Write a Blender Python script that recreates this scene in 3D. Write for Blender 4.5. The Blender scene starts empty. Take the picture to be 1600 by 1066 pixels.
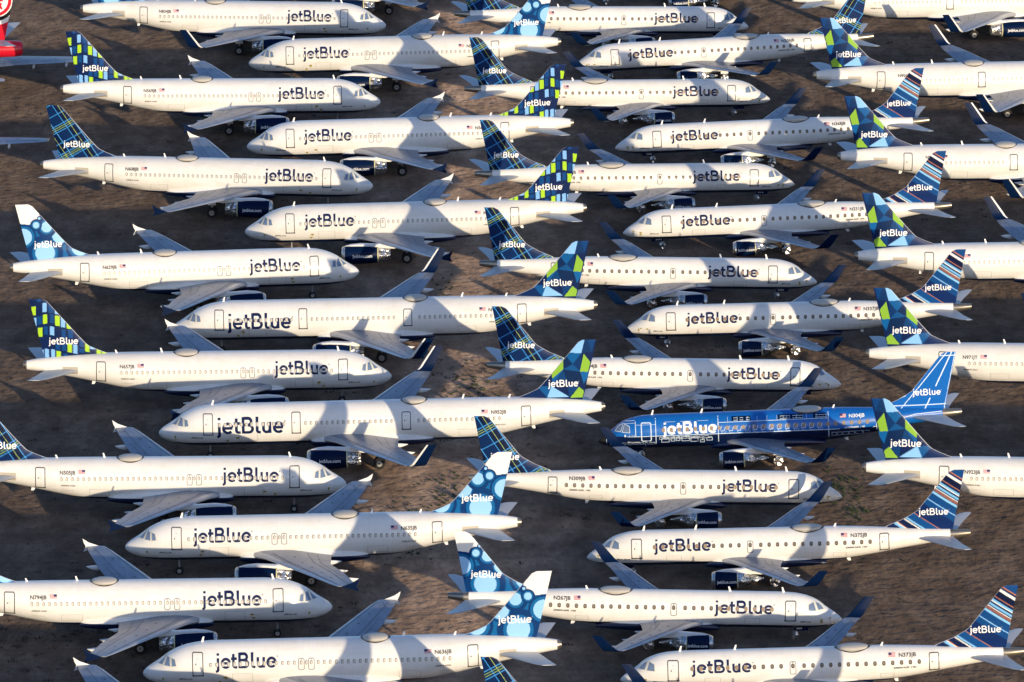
import bpy, bmesh, math, random
from mathutils import Vector, Matrix
random.seed(7)
R = math.radians
scn = bpy.context.scene
COL = scn.collection

# ---------------------------------------------------------------- materials
def new_mat(name):
    m = bpy.data.materials.new(name); m.use_nodes = True
    nt = m.node_tree; b = nt.nodes['Principled BSDF']
    return m, nt, b
def setin(b, **k):
    for n, v in k.items():
        b.inputs[n.replace('_', ' ')].default_value = v
def plain(name, col, rough=.5, metal=0., coat=0., spec=.5):
    m, nt, b = new_mat(name)
    b.inputs['Base Color'].default_value = (*col, 1)
    b.inputs['Roughness'].default_value = rough
    b.inputs['Metallic'].default_value = metal
    b.inputs['Coat Weight'].default_value = coat
    b.inputs['Specular IOR Level'].default_value = spec
    return m
def nd(nt, t, **k):
    n = nt.nodes.new(t)
    for a, v in k.items(): setattr(n, a, v)
    return n
def noise(nt, vec, scale, detail=4, rough=.5):
    n = nd(nt, 'ShaderNodeTexNoise'); n.inputs['Scale'].default_value = scale
    n.inputs['Detail'].default_value = detail; n.inputs['Roughness'].default_value = rough
    if vec is not None: nt.links.new(vec, n.inputs['Vector'])
    return n.outputs['Fac']
def mapping(nt, sc, src=None):
    tc = nd(nt, 'ShaderNodeTexCoord'); mp = nd(nt, 'ShaderNodeMapping')
    mp.inputs['Scale'].default_value = sc
    nt.links.new(tc.outputs[src or 'Object'], mp.inputs['Vector'])
    return mp.outputs['Vector']
def ramp(nt, fac, stops, interp='LINEAR'):
    r = nd(nt, 'ShaderNodeValToRGB'); r.color_ramp.interpolation = interp
    e = r.color_ramp.elements
    while len(e) < len(stops): e.new(.5)
    for i, (p, c) in enumerate(stops):
        e[i].position = p; e[i].color = (*c, 1) if len(c) == 3 else c
    nt.links.new(fac, r.inputs['Fac'])
    return r.outputs['Color']
def mixc(nt, fac, a, b, mode='MIX'):
    n = nd(nt, 'ShaderNodeMix', data_type='RGBA', blend_type=mode)
    for s, v in ((n.inputs[0], fac), (n.inputs[6], a), (n.inputs[7], b)):
        if hasattr(v, 'is_linked'): nt.links.new(v, s)
        elif isinstance(v, (int, float)): s.default_value = v
        else: s.default_value = (*v, 1)
    return n.outputs[2]

WHITE = (.82, .808, .77)
NAVY = (.003, .011, .045)
def body_mat(name, upper, lower, zb, lo_on=True):
    """two-tone aircraft paint: the lower colour starts below height zb (metres over the ground in the aircraft's own axes)"""
    m, nt, b = new_mat(name)
    tc = nd(nt, 'ShaderNodeTexCoord'); sx = nd(nt, 'ShaderNodeSeparateXYZ')
    nt.links.new(tc.outputs['Object'], sx.inputs[0])
    cmp_ = nd(nt, 'ShaderNodeMath', operation='LESS_THAN'); nt.links.new(sx.outputs['Z'], cmp_.inputs[0]); cmp_.inputs[1].default_value = zb
    v = mapping(nt, (.5, 1, 2.2))
    n1 = noise(nt, v, 1.4, 6, .65)
    dirt = ramp(nt, n1, [(.25, (.93, .915, .88)), (.6, (1, 1, 1)), (1, (1, 1, 1))])
    v2 = mapping(nt, (6, .3, .25))
    st = ramp(nt, noise(nt, v2, 1.2, 3, .6), [(.3, (.965, .96, .95)), (.5, (1, 1, 1))])
    # each aircraft has weathered a little differently
    oi = nd(nt, 'ShaderNodeObjectInfo')
    tone = ramp(nt, oi.outputs['Random'], [(0, (.94, .93, .91)), (.5, (.98, .975, .97)), (1, (1, 1, 1))])
    sh = nd(nt, 'ShaderNodeMath', operation='MULTIPLY'); nt.links.new(oi.outputs['Random'], sh.inputs[0]); sh.inputs[1].default_value = 60
    n5 = nd(nt, 'ShaderNodeTexNoise', noise_dimensions='4D'); n5.inputs['Scale'].default_value = .55; n5.inputs['Detail'].default_value = 5
    nt.links.new(mapping(nt, (1, .6, 1.6)), n5.inputs['Vector']); nt.links.new(sh.outputs[0], n5.inputs['W'])
    grime = ramp(nt, n5.outputs['Fac'], [(.34, (.955, .945, .925)), (.54, (1, 1, 1))])
    up = mixc(nt, 1.0, upper, dirt, 'MULTIPLY'); up = mixc(nt, 1.0, up, tone, 'MULTIPLY'); up = mixc(nt, 1.0, up, grime, 'MULTIPLY'); up = mixc(nt, 1.0, up, st, 'MULTIPLY')
    # faint frame seams round the hull every 2.6 m
    wv = nd(nt, 'ShaderNodeMath', operation='PINGPONG'); nt.links.new(sx.outputs['X'], wv.inputs[0]); wv.inputs[1].default_value = 1.33
    sm = nd(nt, 'ShaderNodeMath', operation='LESS_THAN'); nt.links.new(wv.outputs[0], sm.inputs[0]); sm.inputs[1].default_value = .012
    up = mixc(nt, sm.outputs[0], up, tuple(c * .90 for c in upper))
    c = mixc(nt, cmp_.outputs[0], up, lower) if lo_on else up
    nt.links.new(c, b.inputs['Base Color'])
    rr = nd(nt, 'ShaderNodeMapRange'); nt.links.new(n1, rr.inputs[0]); rr.inputs[3].default_value = .24; rr.inputs[4].default_value = .40
    nt.links.new(rr.outputs[0], b.inputs['Roughness'])
    b.inputs['Coat Weight'].default_value = .15; b.inputs['Coat Roughness'].default_value = .15
    return m
M = {}
M['body_A'] = body_mat('white_paint_navy_belly', WHITE, NAVY, 3.77 - 1.52)
M['body_E'] = body_mat('white_paint_navy_belly_small', WHITE, NAVY, 3.15 - 1.16)
M['body_blue'] = body_mat('bright_blue_paint', (.005, .13, .48), (.002, .010, .050), 3.15 - .12)
M['body_red'] = body_mat('red_paint', (.62, .01, .03), (.62, .01, .03), 0, False)
M['white'] = plain('white_paint', WHITE, .35, coat=.1)
M['navy'] = plain('navy_paint', (.002, .011, .044), .35, spec=.10)
M['letter'] = plain('navy_lettering', (.004, .013, .065), .45, spec=.2)
M['letter_white'] = plain('white_lettering', (.82, .82, .82), .4)
M['line'] = plain('dark_outline', (.05, .05, .05), .5)
M['seam'] = plain('grey_seam', (.40, .39, .37), .5)
M['linew'] = plain('pale_outline', (.62, .74, .86), .5)
M['text'] = plain('charcoal_lettering', (.03, .03, .033), .5)
M['shade'] = plain('window_blind', (.55, .52, .46), .4)
M['shade_rim'] = plain('window_rim', (.17, .16, .14), .45)
M['glass_dark'] = plain('dark_window', (.075, .062, .045), .18, spec=.7)
M['glass_tan'] = plain('tan_window', (.27, .195, .13), .4)
M['cock'] = plain('cockpit_cover', (.15, .21, .32), .2, spec=.7)
M['frame'] = plain('pale_frame_tape', (.74, .72, .58), .5)
M['tape'] = plain('yellow_tape', (.72, .66, .36), .55)
M['tape_y'] = plain('ochre_tape', (.50, .38, .07), .6)
M['tyre'] = plain('tyre_rubber', (.015, .015, .016), .8)
M['rim'] = plain('wheel_rim', (.42, .42, .40), .45, .3)
M['strut'] = plain('gear_strut', (.35, .34, .33), .45, .2)
M['metal'] = plain('bare_metal', (.62, .60, .56), .28, .9)
M['burnt'] = plain('heat_stained_metal', (.33, .29, .23), .34, .8)
M['flagred'] = plain('flag_red', (.50, .03, .04), .5)
M['flagblue'] = plain('flag_blue', (.01, .02, .12), .5)
M['maroon'] = plain('maroon_paint', (.07, .006, .01), .3)
M['dome'] = plain('radome_cream', (.50, .465, .40), .5)
def foil():
    m, nt, b = new_mat('crinkled_foil')
    v = mapping(nt, (1, 1, 1))
    vo = nd(nt, 'ShaderNodeTexVoronoi'); vo.inputs['Scale'].default_value = 1.5; nt.links.new(v, vo.inputs['Vector'])
    n1 = noise(nt, v, 2.2, 2, .5)
    ad = nd(nt, 'ShaderNodeMath', operation='ADD'); nt.links.new(vo.outputs['Distance'], ad.inputs[0]); nt.links.new(n1, ad.inputs[1])
    bp = nd(nt, 'ShaderNodeBump'); bp.inputs['Strength'].default_value = 1.0; bp.inputs['Distance'].default_value = .25
    nt.links.new(ad.outputs[0], bp.inputs['Height']); nt.links.new(bp.outputs[0], b.inputs['Normal'])
    c = ramp(nt, n1, [(.3, (.45, .44, .42)), (.6, (.85, .84, .82)), (1, (.9, .9, .88))])
    nt.links.new(c, b.inputs['Base Color'])
    setin(b, Metallic=.85, Roughness=.26)
    return m
M['foil'] = foil()
def wing_mat():
    m, nt, b = new_mat('grey_wing_paint')
    v = mapping(nt, (1.0, .22, 1))
    n1 = noise(nt, v, 1.1, 6, .65)
    c = ramp(nt, n1, [(.25, (.14, .165, .21)), (.5, (.20, .225, .275)), (.8, (.28, .30, .335))])
    nt.links.new(c, b.inputs['Base Color']); setin(b, Roughness=.36); b.inputs['Specular IOR Level'].default_value = .6
    return m
M['wing'] = wing_mat()
M['stab'] = plain('pale_grey_paint', (.52, .52, .51), .42)
M['wing_gap'] = plain('panel_gap', (.12, .12, .13), .6)
M['slat'] = plain('pale_leading_edge', (.42, .43, .45), .30, .3)
M['rootpanel'] = plain('tailplane_slide_panel', (.44, .40, .32), .5)
def livery_mat():
    m, nt, b = new_mat('tail_livery')
    a = nd(nt, 'ShaderNodeVertexColor', layer_name='livery')
    nt.links.new(a.outputs['Color'], b.inputs['Base Color'])
    setin(b, Roughness=.38); b.inputs['Specular IOR Level'].default_value = .10
    return m
M['livery'] = livery_mat()

# ---------------------------------------------------------------- helpers
def pchip(pts):
    xs = [math.sqrt(p[0]) for p in pts]; ys = [p[1] for p in pts]; n = len(xs)
    h = [xs[i+1]-xs[i] for i in range(n-1)]; d = [(ys[i+1]-ys[i])/h[i] for i in range(n-1)]
    m = [d[0]] + [0]*(n-2) + [d[-1]]
    for i in range(1, n-1):
        if d[i-1]*d[i] > 0:
            w1 = 2*h[i]+h[i-1]; w2 = h[i]+2*h[i-1]
            m[i] = (w1+w2)/(w1/d[i-1]+w2/d[i])
    def f(x):
        s = math.sqrt(max(0, x))
        if s >= xs[-1]: return ys[-1]
        i = 0
        while i < n-2 and s > xs[i+1]: i += 1
        t = (s-xs[i])/h[i]
        return ((1+2*t)*(1-t)**2*ys[i] + t*(1-t)**2*h[i]*m[i] + t*t*(3-2*t)*ys[i+1] + t*t*(t-1)*h[i]*m[i+1])
    return f

def link(name, me, parent=None, loc=None):
    o = bpy.data.objects.new(name, me); COL.objects.link(o)
    if parent: o.parent = parent
    if loc: o.location = loc
    return o
def mesh_from(name, verts, faces, mats, fm=None, smooth=True):
    me = bpy.data.meshes.new(name); me.from_pydata(verts, [], faces); me.validate()
    for m in mats: me.materials.append(m)
    if fm is not None:
        for p, i in zip(me.polygons, fm): p.material_index = i
    if smooth: me.polygons.foreach_set('use_smooth', [True]*len(me.polygons))
    me.update(); return me
class MB:
    """gathers shapes into one mesh"""
    def __init__(s): s.v = []; s.f = []; s.m = []
    def add(s, v, f, mi=0):
        o = len(s.v); s.v += [tuple(p) for p in v]; s.f += [tuple(o+i for i in q) for q in f]; s.m += [mi]*len(f)
    def box(s, c, d, mi=0, rot=None):
        v = [Vector((x*d[0]/2, y*d[1]/2, z*d[2]/2)) for x in (-1, 1) for y in (-1, 1) for z in (-1, 1)]
        if rot: v = [rot @ p for p in v]
        s.add([p+Vector(c) for p in v], [(0,1,3,2),(4,6,7,5),(0,4,5,1),(2,3,7,6),(0,2,6,4),(1,5,7,3)], mi)
    def loft(s, rings, mi=0, cap=True):
        n = len(rings[0]); o = len(s.v)
        for r in rings: s.v += [tuple(p) for p in r]
        for i in range(len(rings)-1):
            for j in range(n):
                s.f.append((o+i*n+j, o+i*n+(j+1) % n, o+(i+1)*n+(j+1) % n, o+(i+1)*n+j)); s.m.append(mi)
        if cap:
            s.f.append(tuple(o+j for j in range(n))[::-1]); s.m.append(mi)
            s.f.append(tuple(o+(len(rings)-1)*n+j for j in range(n))); s.m.append(mi)
    def lathe_x(s, prof, cy, cz, n=28, mi=0, cap=True):
        s.loft([[(x, cy+r*math.cos(2*PI*k/n), cz+r*math.sin(2*PI*k/n)) for k in range(n)] for x, r in prof], mi, cap)
    def lathe_y(s, prof, cx, cz, n=24, mi=0, cap=True):
        s.loft([[(cx+r*math.cos(2*PI*k/n), y, cz+r*math.sin(2*PI*k/n)) for k in range(n)] for y, r in prof], mi, cap)
    def tube(s, a, b, ra, rb=None, n=10, mi=0):
        a = Vector(a); b = Vector(b); rb = ra if rb is None else rb
        q = (b-a).to_track_quat('Z', 'Y'); rings = []
        for p, r in ((a, ra), (b, rb)):
            rings.append([p+q @ Vector((r*math.cos(2*PI*k/n), r*math.sin(2*PI*k/n), 0)) for k in range(n)])
        s.loft(rings, mi)
    def mesh(s, name, mats, smooth=True):
        me = mesh_from(name, s.v, s.f, mats, s.m, smooth)
        if smooth: sharp(me)
        return me
PI = math.pi
def sharp(me, ang=35):
    bm = bmesh.new(); bm.from_mesh(me)
    bmesh.ops.recalc_face_normals(bm, faces=bm.faces)
    for e in bm.edges:
        if len(e.link_faces) == 2:
            try:
                if e.calc_face_angle() > R(ang): e.smooth = False
            except ValueError: pass
    bm.to_mesh(me); bm.free()

# ---------------------------------------------------------------- aircraft types (x = metres aft of the nose, z from the hull axis)
def plug(pts, x1, d1, x2, d2):
    return [(x + (d1 if x > x1 else 0) + (d2 if x > x2 else 0), v) for x, v in pts]
topA = [(0,-.78),(.12,-.50),(.4,-.22),(.8,.04),(1.2,.28),(1.6,.54),(2.0,.84),(2.6,1.22),(3.3,1.55),(4.2,1.83),(5.2,1.99),(6.5,2.07),(12,2.07),(26,2.07),(29,2.04),(32,1.93),(34.5,1.72),(36.3,1.50),(37.2,1.34)]
botA = [(0,-.78),(.12,-1.05),(.4,-1.28),(1,-1.56),(2,-1.84),(3.3,-2.0),(5,-2.07),(12,-2.07),(22.5,-2.07),(25,-1.95),(27.5,-1.50),(30,-.95),(33,-.32),(35.5,.14),(37.2,.42)]
hwA = [(0,0),(.12,.30),(.4,.58),(1,.98),(2,1.42),(3.3,1.76),(5,1.93),(6.5,1.975),(12,1.975),(25,1.975),(28,1.80),(31,1.35),(34,.88),(36,.58),(37.2,.42)]
topE = [(0,-.85),(.12,-.66),(.3,-.47),(.63,-.22),(1.1,.10),(1.6,.43),(2.1,.84),(2.86,1.24),(3.6,1.47),(4.6,1.62),(6.2,1.675),(12,1.675),(23,1.675),(28,1.50),(31,1.35),(34.3,1.18)]
botE = [(0,-.85),(.12,-1.0),(.3,-1.10),(.63,-1.24),(1.4,-1.42),(3,-1.62),(5,-1.675),(12,-1.675),(20.5,-1.675),(23.5,-1.50),(26.5,-1.1),(29.5,-.58),(32,-.18),(34.3,.14)]
hwE = [(0,0),(.12,.18),(.3,.33),(.63,.56),(1.4,.95),(2.2,1.2),(3.2,1.39),(5,1.5),(6.5,1.505),(12,1.505),(22.5,1.505),(26,1.30),(29,1.0),(32,.68),(34.3,.42)]
XO = 18.0
class Type: pass
def mk(kind):
    t = Type(); t.kind = kind
    if kind == 'E':
        tp, bt, hw = topE, botE, hwE; t.z0 = 3.15; t.slope = .0283; t.end = 34.3; t.d1 = t.d2 = 0
    else:
        tp, bt, hw = topA, botA, hwA; t.z0 = 3.77; t.slope = .0159; t.end = 37.2; t.d1 = t.d2 = 0
        if kind == 'A321':
            t.d1, t.d2 = 4.27, 2.67
            tp, bt, hw = (plug(p, 11, 4.27, 20, 2.67) for p in (tp, bt, hw)); t.end += 6.94
    t.top, t.bot, t.hw = pchip(tp), pchip(bt), pchip(hw)
    return t
TY = {k: mk(k) for k in ('A320', 'A321', 'E')}
def sec(t, x):
    a, b = t.top(x), t.bot(x); return (a+b)/2, (a-b)/2, t.hw(x)
def raw(t, x, ph, side):
    zc, h, w = sec(t, x)
    return Vector((XO-x, side*w*math.cos(ph), t.z0+zc+h*math.sin(ph)))
def surf(t, x, z, side, off=.012):
    zc, h, w = sec(t, x)
    ph = math.asin(max(-.995, min(.995, (z-zc)/max(h, 1e-3))))
    p = raw(t, x, ph, side)
    a = raw(t, x+.02, ph, side)-raw(t, max(.001, x-.02), ph, side); b = raw(t, x, ph+.02, side)-raw(t, x, ph-.02, side)
    n = a.cross(b).normalized()
    c = Vector((XO-x, 0, t.z0+zc))
    if n.dot(p-c) < 0: n = -n
    return p+n*off

# ---------------------------------------------------------------- 2-D decals wrapped on to a surface
class Flat:
    def __init__(s): s.v = []; s.f = []; s.m = []; s.layer = 0
    def strip(s, pts, w, mi=0, closed=False, step=.22, up=True):
        P = []
        for p in pts:
            p = Vector(p)
            if not P or (p-P[-1]).length > 1e-4: P.append(p)
        if closed: P.append(P[0])
        Q = [P[0]]
        for a, b in zip(P, P[1:]):
            n = max(1, int((b-a).length/step+.999))
            for k in range(1, n+1): Q.append(a.lerp(b, k/n))
        L = []
        for i, p in enumerate(Q):
            if closed and i in (0, len(Q)-1): d1 = (Q[1]-Q[0]).normalized(); d0 = (Q[-1]-Q[-2]).normalized()
            else:
                d0 = (p-Q[i-1]).normalized() if i else (Q[1]-p).normalized()
                d1 = (Q[i+1]-p).normalized() if i < len(Q)-1 else d0
            n0 = Vector((-d0.y, d0.x)); n1 = Vector((-d1.y, d1.x)); nn = (n0+n1)
            nn = nn.normalized() if nn.length > 1e-6 else n0
            k = 1/max(.5, nn.dot(n0)); L.append((p+nn*w/2*k, p-nn*w/2*k))
        o = len(s.v)
        for a, b in L: s.v.append((a.x, a.y, s.layer)); s.v.append((b.x, b.y, s.layer))
        for i in range(len(L)-1): s.f.append((o+2*i, o+2*i+1, o+2*i+3, o+2*i+2)); s.m.append(mi)
        if up: s.layer += 1
    def grid(s, x0, x1, z0, z1, mi=0, step=.22, shear=0):
        nx = max(1, int(abs(x1-x0)/step+.999)); nz = max(1, int(abs(z1-z0)/step+.999)); o = len(s.v)
        for j in range(nz+1):
            for i in range(nx+1): s.v.append((x0+(x1-x0)*i/nx, z0+(z1-z0)*j/nz, s.layer))
        for j in range(nz):
            for i in range(nx):
                a = o+j*(nx+1)+i; s.f.append((a, a+1, a+nx+2, a+nx+1)); s.m.append(mi)
        s.layer += 1
    def quad(s, a, b, c, d, mi=0, n=5):
        o = len(s.v)
        for j in range(n+1):
            for i in range(n+1):
                u, v = i/n, j/n
                s.v.append(tuple((a[k]*(1-u)+b[k]*u)*(1-v)+(d[k]*(1-u)+c[k]*u)*v for k in (0, 1))+(s.layer,))
        for j in range(n):
            for i in range(n):
                q = o+j*(n+1)+i; s.f.append((q, q+1, q+n+2, q+n+1)); s.m.append(mi)
        s.layer += 1
    def fan(s, pts, mi=0):
        cx = sum(p[0] for p in pts)/len(pts); cz = sum(p[1] for p in pts)/len(pts); o = len(s.v)
        s.v.append((cx, cz, s.layer)); s.v += [(p[0], p[1], s.layer) for p in pts]; n = len(pts)
        for i in range(n): s.f.append((o, o+1+i, o+1+(i+1) % n)); s.m.append(mi)
        s.layer += 1
    def oval(s, cx, cz, rx, rz, mi=0, n=14, e=2.6):
        s.fan([(cx+rx*math.copysign(abs(math.cos(a))**(2/e), math.cos(a)), cz+rz*math.copysign(abs(math.sin(a))**(2/e), math.sin(a))) for a in [2*PI*k/n for k in range(n)]], mi)
    def text(s, txt, x0, z0, size, fwd, mi=0, bold=0., shear=0., width=None):
        v, f, w = text2d(txt, bold, shear); k = size; kx = k if width is None else width/w
        o = len(s.v)
        s.v += [(x0+fwd*p[0]*kx, z0+p[1]*k, s.layer) for p in v]
        s.f += [tuple(o+i for i in q) for q in f]; s.m += [mi]*len(f); s.layer += 1
    def wrap(s, name, fn, mats, base=.012, dl=.003):
        return mesh_from(name, [fn(x, z, base+dl*l) for x, z, l in s.v], s.f, mats, s.m, False)
_tc = {}
def text2d(txt, bold, shear):
    """glyph outlines scaled so that a capital is 1 high"""
    key = (txt, bold, shear)
    if key not in _tc:
        c = bpy.data.curves.new('t', 'FONT'); c.body = txt; c.size = 1.38; c.offset = bold; c.shear = shear; c.resolution_u = 3
        o = bpy.data.objects.new('t', c); COL.objects.link(o)
        me = bpy.data.meshes.new_from_object(o.evaluated_get(bpy.context.evaluated_depsgraph_get()))
        v = [(p.co.x, p.co.y) for p in me.vertices]; f = [tuple(p.vertices) for p in me.polygons]
        x0 = min(p[0] for p in v); v = [(a-x0, b) for a, b in v]
        _tc[key] = (v, f, max(p[0] for p in v))
        bpy.data.objects.remove(o); bpy.data.meshes.remove(me); bpy.data.curves.remove(c)
    return _tc[key]
def arc(cx, cz, rx, rz, a0, a1, n=12):
    return [(cx+rx*math.cos(R(a0+(a1-a0)*k/n)), cz+rz*math.sin(R(a0+(a1-a0)*k/n))) for k in range(n+1)]
def wordmark(F, x0, z0, cap, width, fwd, mi=0, w=.155, reg=True):
    """the airline's lower-case wordmark drawn from strokes; total width 4.06 caps"""
    kx = width/4.06
    T = lambda pts: [(x0+fwd*px*kx, z0+pz*cap) for px, pz in pts]
    W = w*(kx+cap)/2
    S = lambda pts, closed=False: F.strip(T(pts), W, mi, closed)
    S([(.19, .70), (.19, -.08)] + arc(.02, -.08, .17, .13, 0, -85, 5))
    S([(.19, .99), (.19, .85)])
    def e(cx):
        S([(cx+.27, .36)] + arc(cx, .35, .265, .285, 2, 318, 18))
        S([(cx-.2, .36), (cx+.27, .36)])
    e(.71)
    S([(1.22, .93), (1.22, .20)] + arc(1.36, .20, .14, .13, 180, 275, 5)+[(1.47, .07)])
    S([(1.06, .64), (1.45, .64)])
    S([(1.63, 0), (1.63, 1.0)])
    S([(1.66, .925), (1.93, .925)] + arc(1.93, .735, .19, .19, 90, -90, 8) + [(1.66, .545)])
    S([(1.9, .53), (1.97, .53)] + arc(1.97, .30, .225, .225, 90, -90, 8) + [(1.66, .075)])
    S([(2.47, 1.0), (2.47, .20)] + arc(2.59, .20, .12, .13, 180, 270, 5) + [(2.68, .07)])
    S([(2.85, .70), (2.85, .30)] + arc(3.04, .28, .19, .21, 180, 352, 10))
    S([(3.24, .70), (3.24, 0)])
    e(3.76)
    if reg: F.strip(T(arc(4.16, .73, .035, .035, 0, 330, 8)), W*.12, mi, True, up=True)

# ---------------------------------------------------------------- hull, wings, fins
def fuselage_mesh(t, mat):
    xs = [.0015, .01, .03, .06, .1, .16, .25, .36, .5]
    x = .65
    while x < t.end:
        xs.append(x); x += .18 if x < 7 else (.6 if x < t.end-14 else .35)
    xs.append(t.end)
    n = 64; mb = MB()
    rings = []
    for x in xs:
        zc, h, w = sec(t, x)
        rings.append([(XO-x, w*math.cos(2*PI*k/n), t.z0+zc+h*math.sin(2*PI*k/n)) for k in range(n)])
    mb.loft(rings)
    return mb.mesh('fuselage', [mat])
def tail_cone_mesh(t):
    mb = MB(); e = t.end
    zc, h, w = sec(t, e)
    if t.kind == 'E':
        st = [(e-.05, zc, .48, .41), (e+.5, zc+.02, .43, .42), (e+1.3, zc+.08, .36, .35), (e+1.9, zc+.12, .27, .27)]
    else: st = [(e-.03, zc, h*.98, w*.98), (e+.2, zc+.02, h*.92, w*.9), (e+.22, zc+.02, h*.72, w*.7), (e+.37, zc+.02, h*.62, w*.6)]
    mb.loft([[(XO-x, b*math.cos(2*PI*k/20), t.z0+z+a*math.sin(2*PI*k/20)) for k in range(20)] for x, z, a, b in st])
    return mb.mesh('tail_cone', [M['burnt']])
def fairing_mesh(t, mat):
    if t.kind == 'E': x0, x1, hw, zt, zb = 11.2, 22.6, 1.56, -.75, -2.05
    else: x0, x1, hw, zt, zb = 10.9+t.d1, 23.2+t.d1, 2.16, -.62, -2.55
    mb = MB(); rings = []; N = 40; n = 36
    for i in range(N+1):
        u = i/N; x = x0+(x1-x0)*u
        a = 2*u-1
        s = (1-abs(a)**3.2)**.6 if abs(a) < 1 else 0
        s = max(s, .02)
        if a > 0: s = max(.02, (1-a**2.2)**.8)
        zm = (zt+zb)/2-.15*(1-s); hz = (zt-zb)/2
        ring = []
        for k in range(n):
            p = 2*PI*k/n; c, d = math.cos(p), math.sin(p); e = 2/2.7
            ring.append((XO-x, (hw*(.78+.22*s) if s > .05 else hw*.75)*math.copysign(abs(c)**e, c), t.z0+zm+hz*(.25+.75*s)*math.copysign(abs(d)**e, d)-.0))
        rings.append(ring)
    mb.loft(rings)
    return mb.mesh('belly_fairing', [mat])
AF = [(0, 0), (.012, .16), (.04, .30), (.09, .42), (.17, .50), (.30, .55), (.45, .52), (.62, .40), (.80, .22), (1, .015)]
def airfoil(xl, xt, z, th, y, flat=.7):
    c = xt-xl; up = [(xl+c*f, y, z+th*g) for f, g in AF]; lo = [(xl+c*f, y, z-th*g*flat) for f, g in AF]
    return up + lo[::-1][:-1]
def wing_sections(t):
    d = t.d1
    if t.kind == 'E':
        return [(0.9, 12.5, 18.7, -1.18, .82), (1.55, 12.95, 18.6, -1.12, .70), (2.4, 13.75, 18.45, -1.03, .56), (4.3, 14.95, 18.35, -.86, .42), (8.5, 17.45, 19.95, -.45, .28), (12.2, 19.45, 21.2, -.09, .18), (13.4, 20.25, 21.75, .04, .12)]
    return [(1.2, 11.7+d, 19.9+d, -1.42, 1.15), (2.1, 12.35+d, 19.75+d, -1.36, .98), (3.0, 13.2+d, 19.65+d, -1.25, .80), (6.4, 15.15+d, 19.75+d, -.92, .52), (11, 17.6+d, 21.25+d, -.42, .34), (15.8, 20.15+d, 22.4+d, .06, .20), (16.9, 20.85+d, 22.5+d, .16, .12)]
def wing_mesh(t, side):
    mb = MB(); S = wing_sections(t); z0 = t.z0
    # refine spanwise
    T = []
    for a, b in zip(S, S[1:]):
        n = 4
        for k in range(n): T.append(tuple(a[i]+(b[i]-a[i])*k/n for i in range(5)))
    T.append(S[-1])
    rings = [[(XO-x, y*side, z0+z) for x, y, z in airfoil(a[1], a[2], a[3], a[4], a[0])] for a in T]
    mb.loft(rings)
    n = len(rings[0])
    m = mb.m
    for i in range(len(rings)-1):
        for j in range(n):
            if j in (0, 1, 2, n-1, n-2, n-3): m[i*n+j] = 1
    # panel gaps on the upper surface: slat line, spoiler line, flap line, aileron cuts
    def up(y, f, off=.012):
        for a, b in zip(T, T[1:]):
            if y <= b[0]: break
        k = (y-a[0])/(b[0]-a[0]); s = [a[i]+(b[i]-a[i])*k for i in range(5)]
        for (f0, g0), (f1, g1) in zip(AF, AF[1:]):
            if f <= f1: break
        g = g0+(g1-g0)*(f-f0)/(f1-f0)
        return (XO-(s[1]+(s[2]-s[1])*f), y*side, z0+s[3]+s[4]*g+off)
    def line(pts, w=.035):
        L = []
        for i, (y, f) in enumerate(pts):
            a = Vector(up(y, f)); q = pts[min(i+1, len(pts)-1)] if i < len(pts)-1 else pts[i-1]
            dd = Vector(up(*q))-a; dd.z = 0; nn = Vector((-dd.y, dd.x, 0)).normalized()*w
            if i == len(pts)-1: nn = -nn
            L += [a+nn, a-nn]
        mb.add(L, [(2*i, 2*i+1, 2*i+3, 2*i+2) for i in range(len(L)//2-1)], 2)
    ys = [S[1][0]+.6+(S[-1][0]-S[1][0]-1.2)*k/24 for k in range(25)]
    line([(y, .17) for y in ys], .03); line([(y, .66) for y in ys], .028); line([(y, .80) for y in ys[:17]], .022)
    for q in (4, 9, 13, 17, 23): line([(ys[q], f) for f in (.66, .74, .8, .9, .98)], .025)
    for q in (6, 12, 18): line([(ys[q], f) for f in (.01, .05, .1, .17)], .025)
    for q in (3, 7, 11, 15, 19): # fuel access panels
        y = ys[q]; line([(y-.12, .40), (y+.12, .40)], .10)
    return mb.mesh('wing', [M['wing'], M['slat'], M['wing_gap']])
def flap_fairing_mesh(t, y, side):
    S = wing_sections(t)
    for a, b in zip(S, S[1:]):
        if y <= b[0]: break
    k = (y-a[0])/(b[0]-a[0]); xl, xt, z, th = [a[i]+(b[i]-a[i])*k for i in (1, 2, 3, 4)]
    c = xt-xl; L = 1.0 if t.kind == 'E' else 1.35
    mb = MB(); r = .17 if t.kind == 'E' else .21
    x0, x1 = xl+c*.62, xt+L*.72
    mb.loft([[(XO-(x0+(x1-x0)*u), y*side+r*.75*q*math.cos(2*PI*k/12), t.z0+z-.10-.22*math.sin(u*PI*.9)-.05*u+r*1.3*q*math.sin(2*PI*k/12)) for k in range(12)] for u, q in ((0, .15), (.12, .7), (.3, 1), (.55, 1), (.8, .68), (1, .12))])
    return mb.mesh('flap_fairing', [M['white']])
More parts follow.
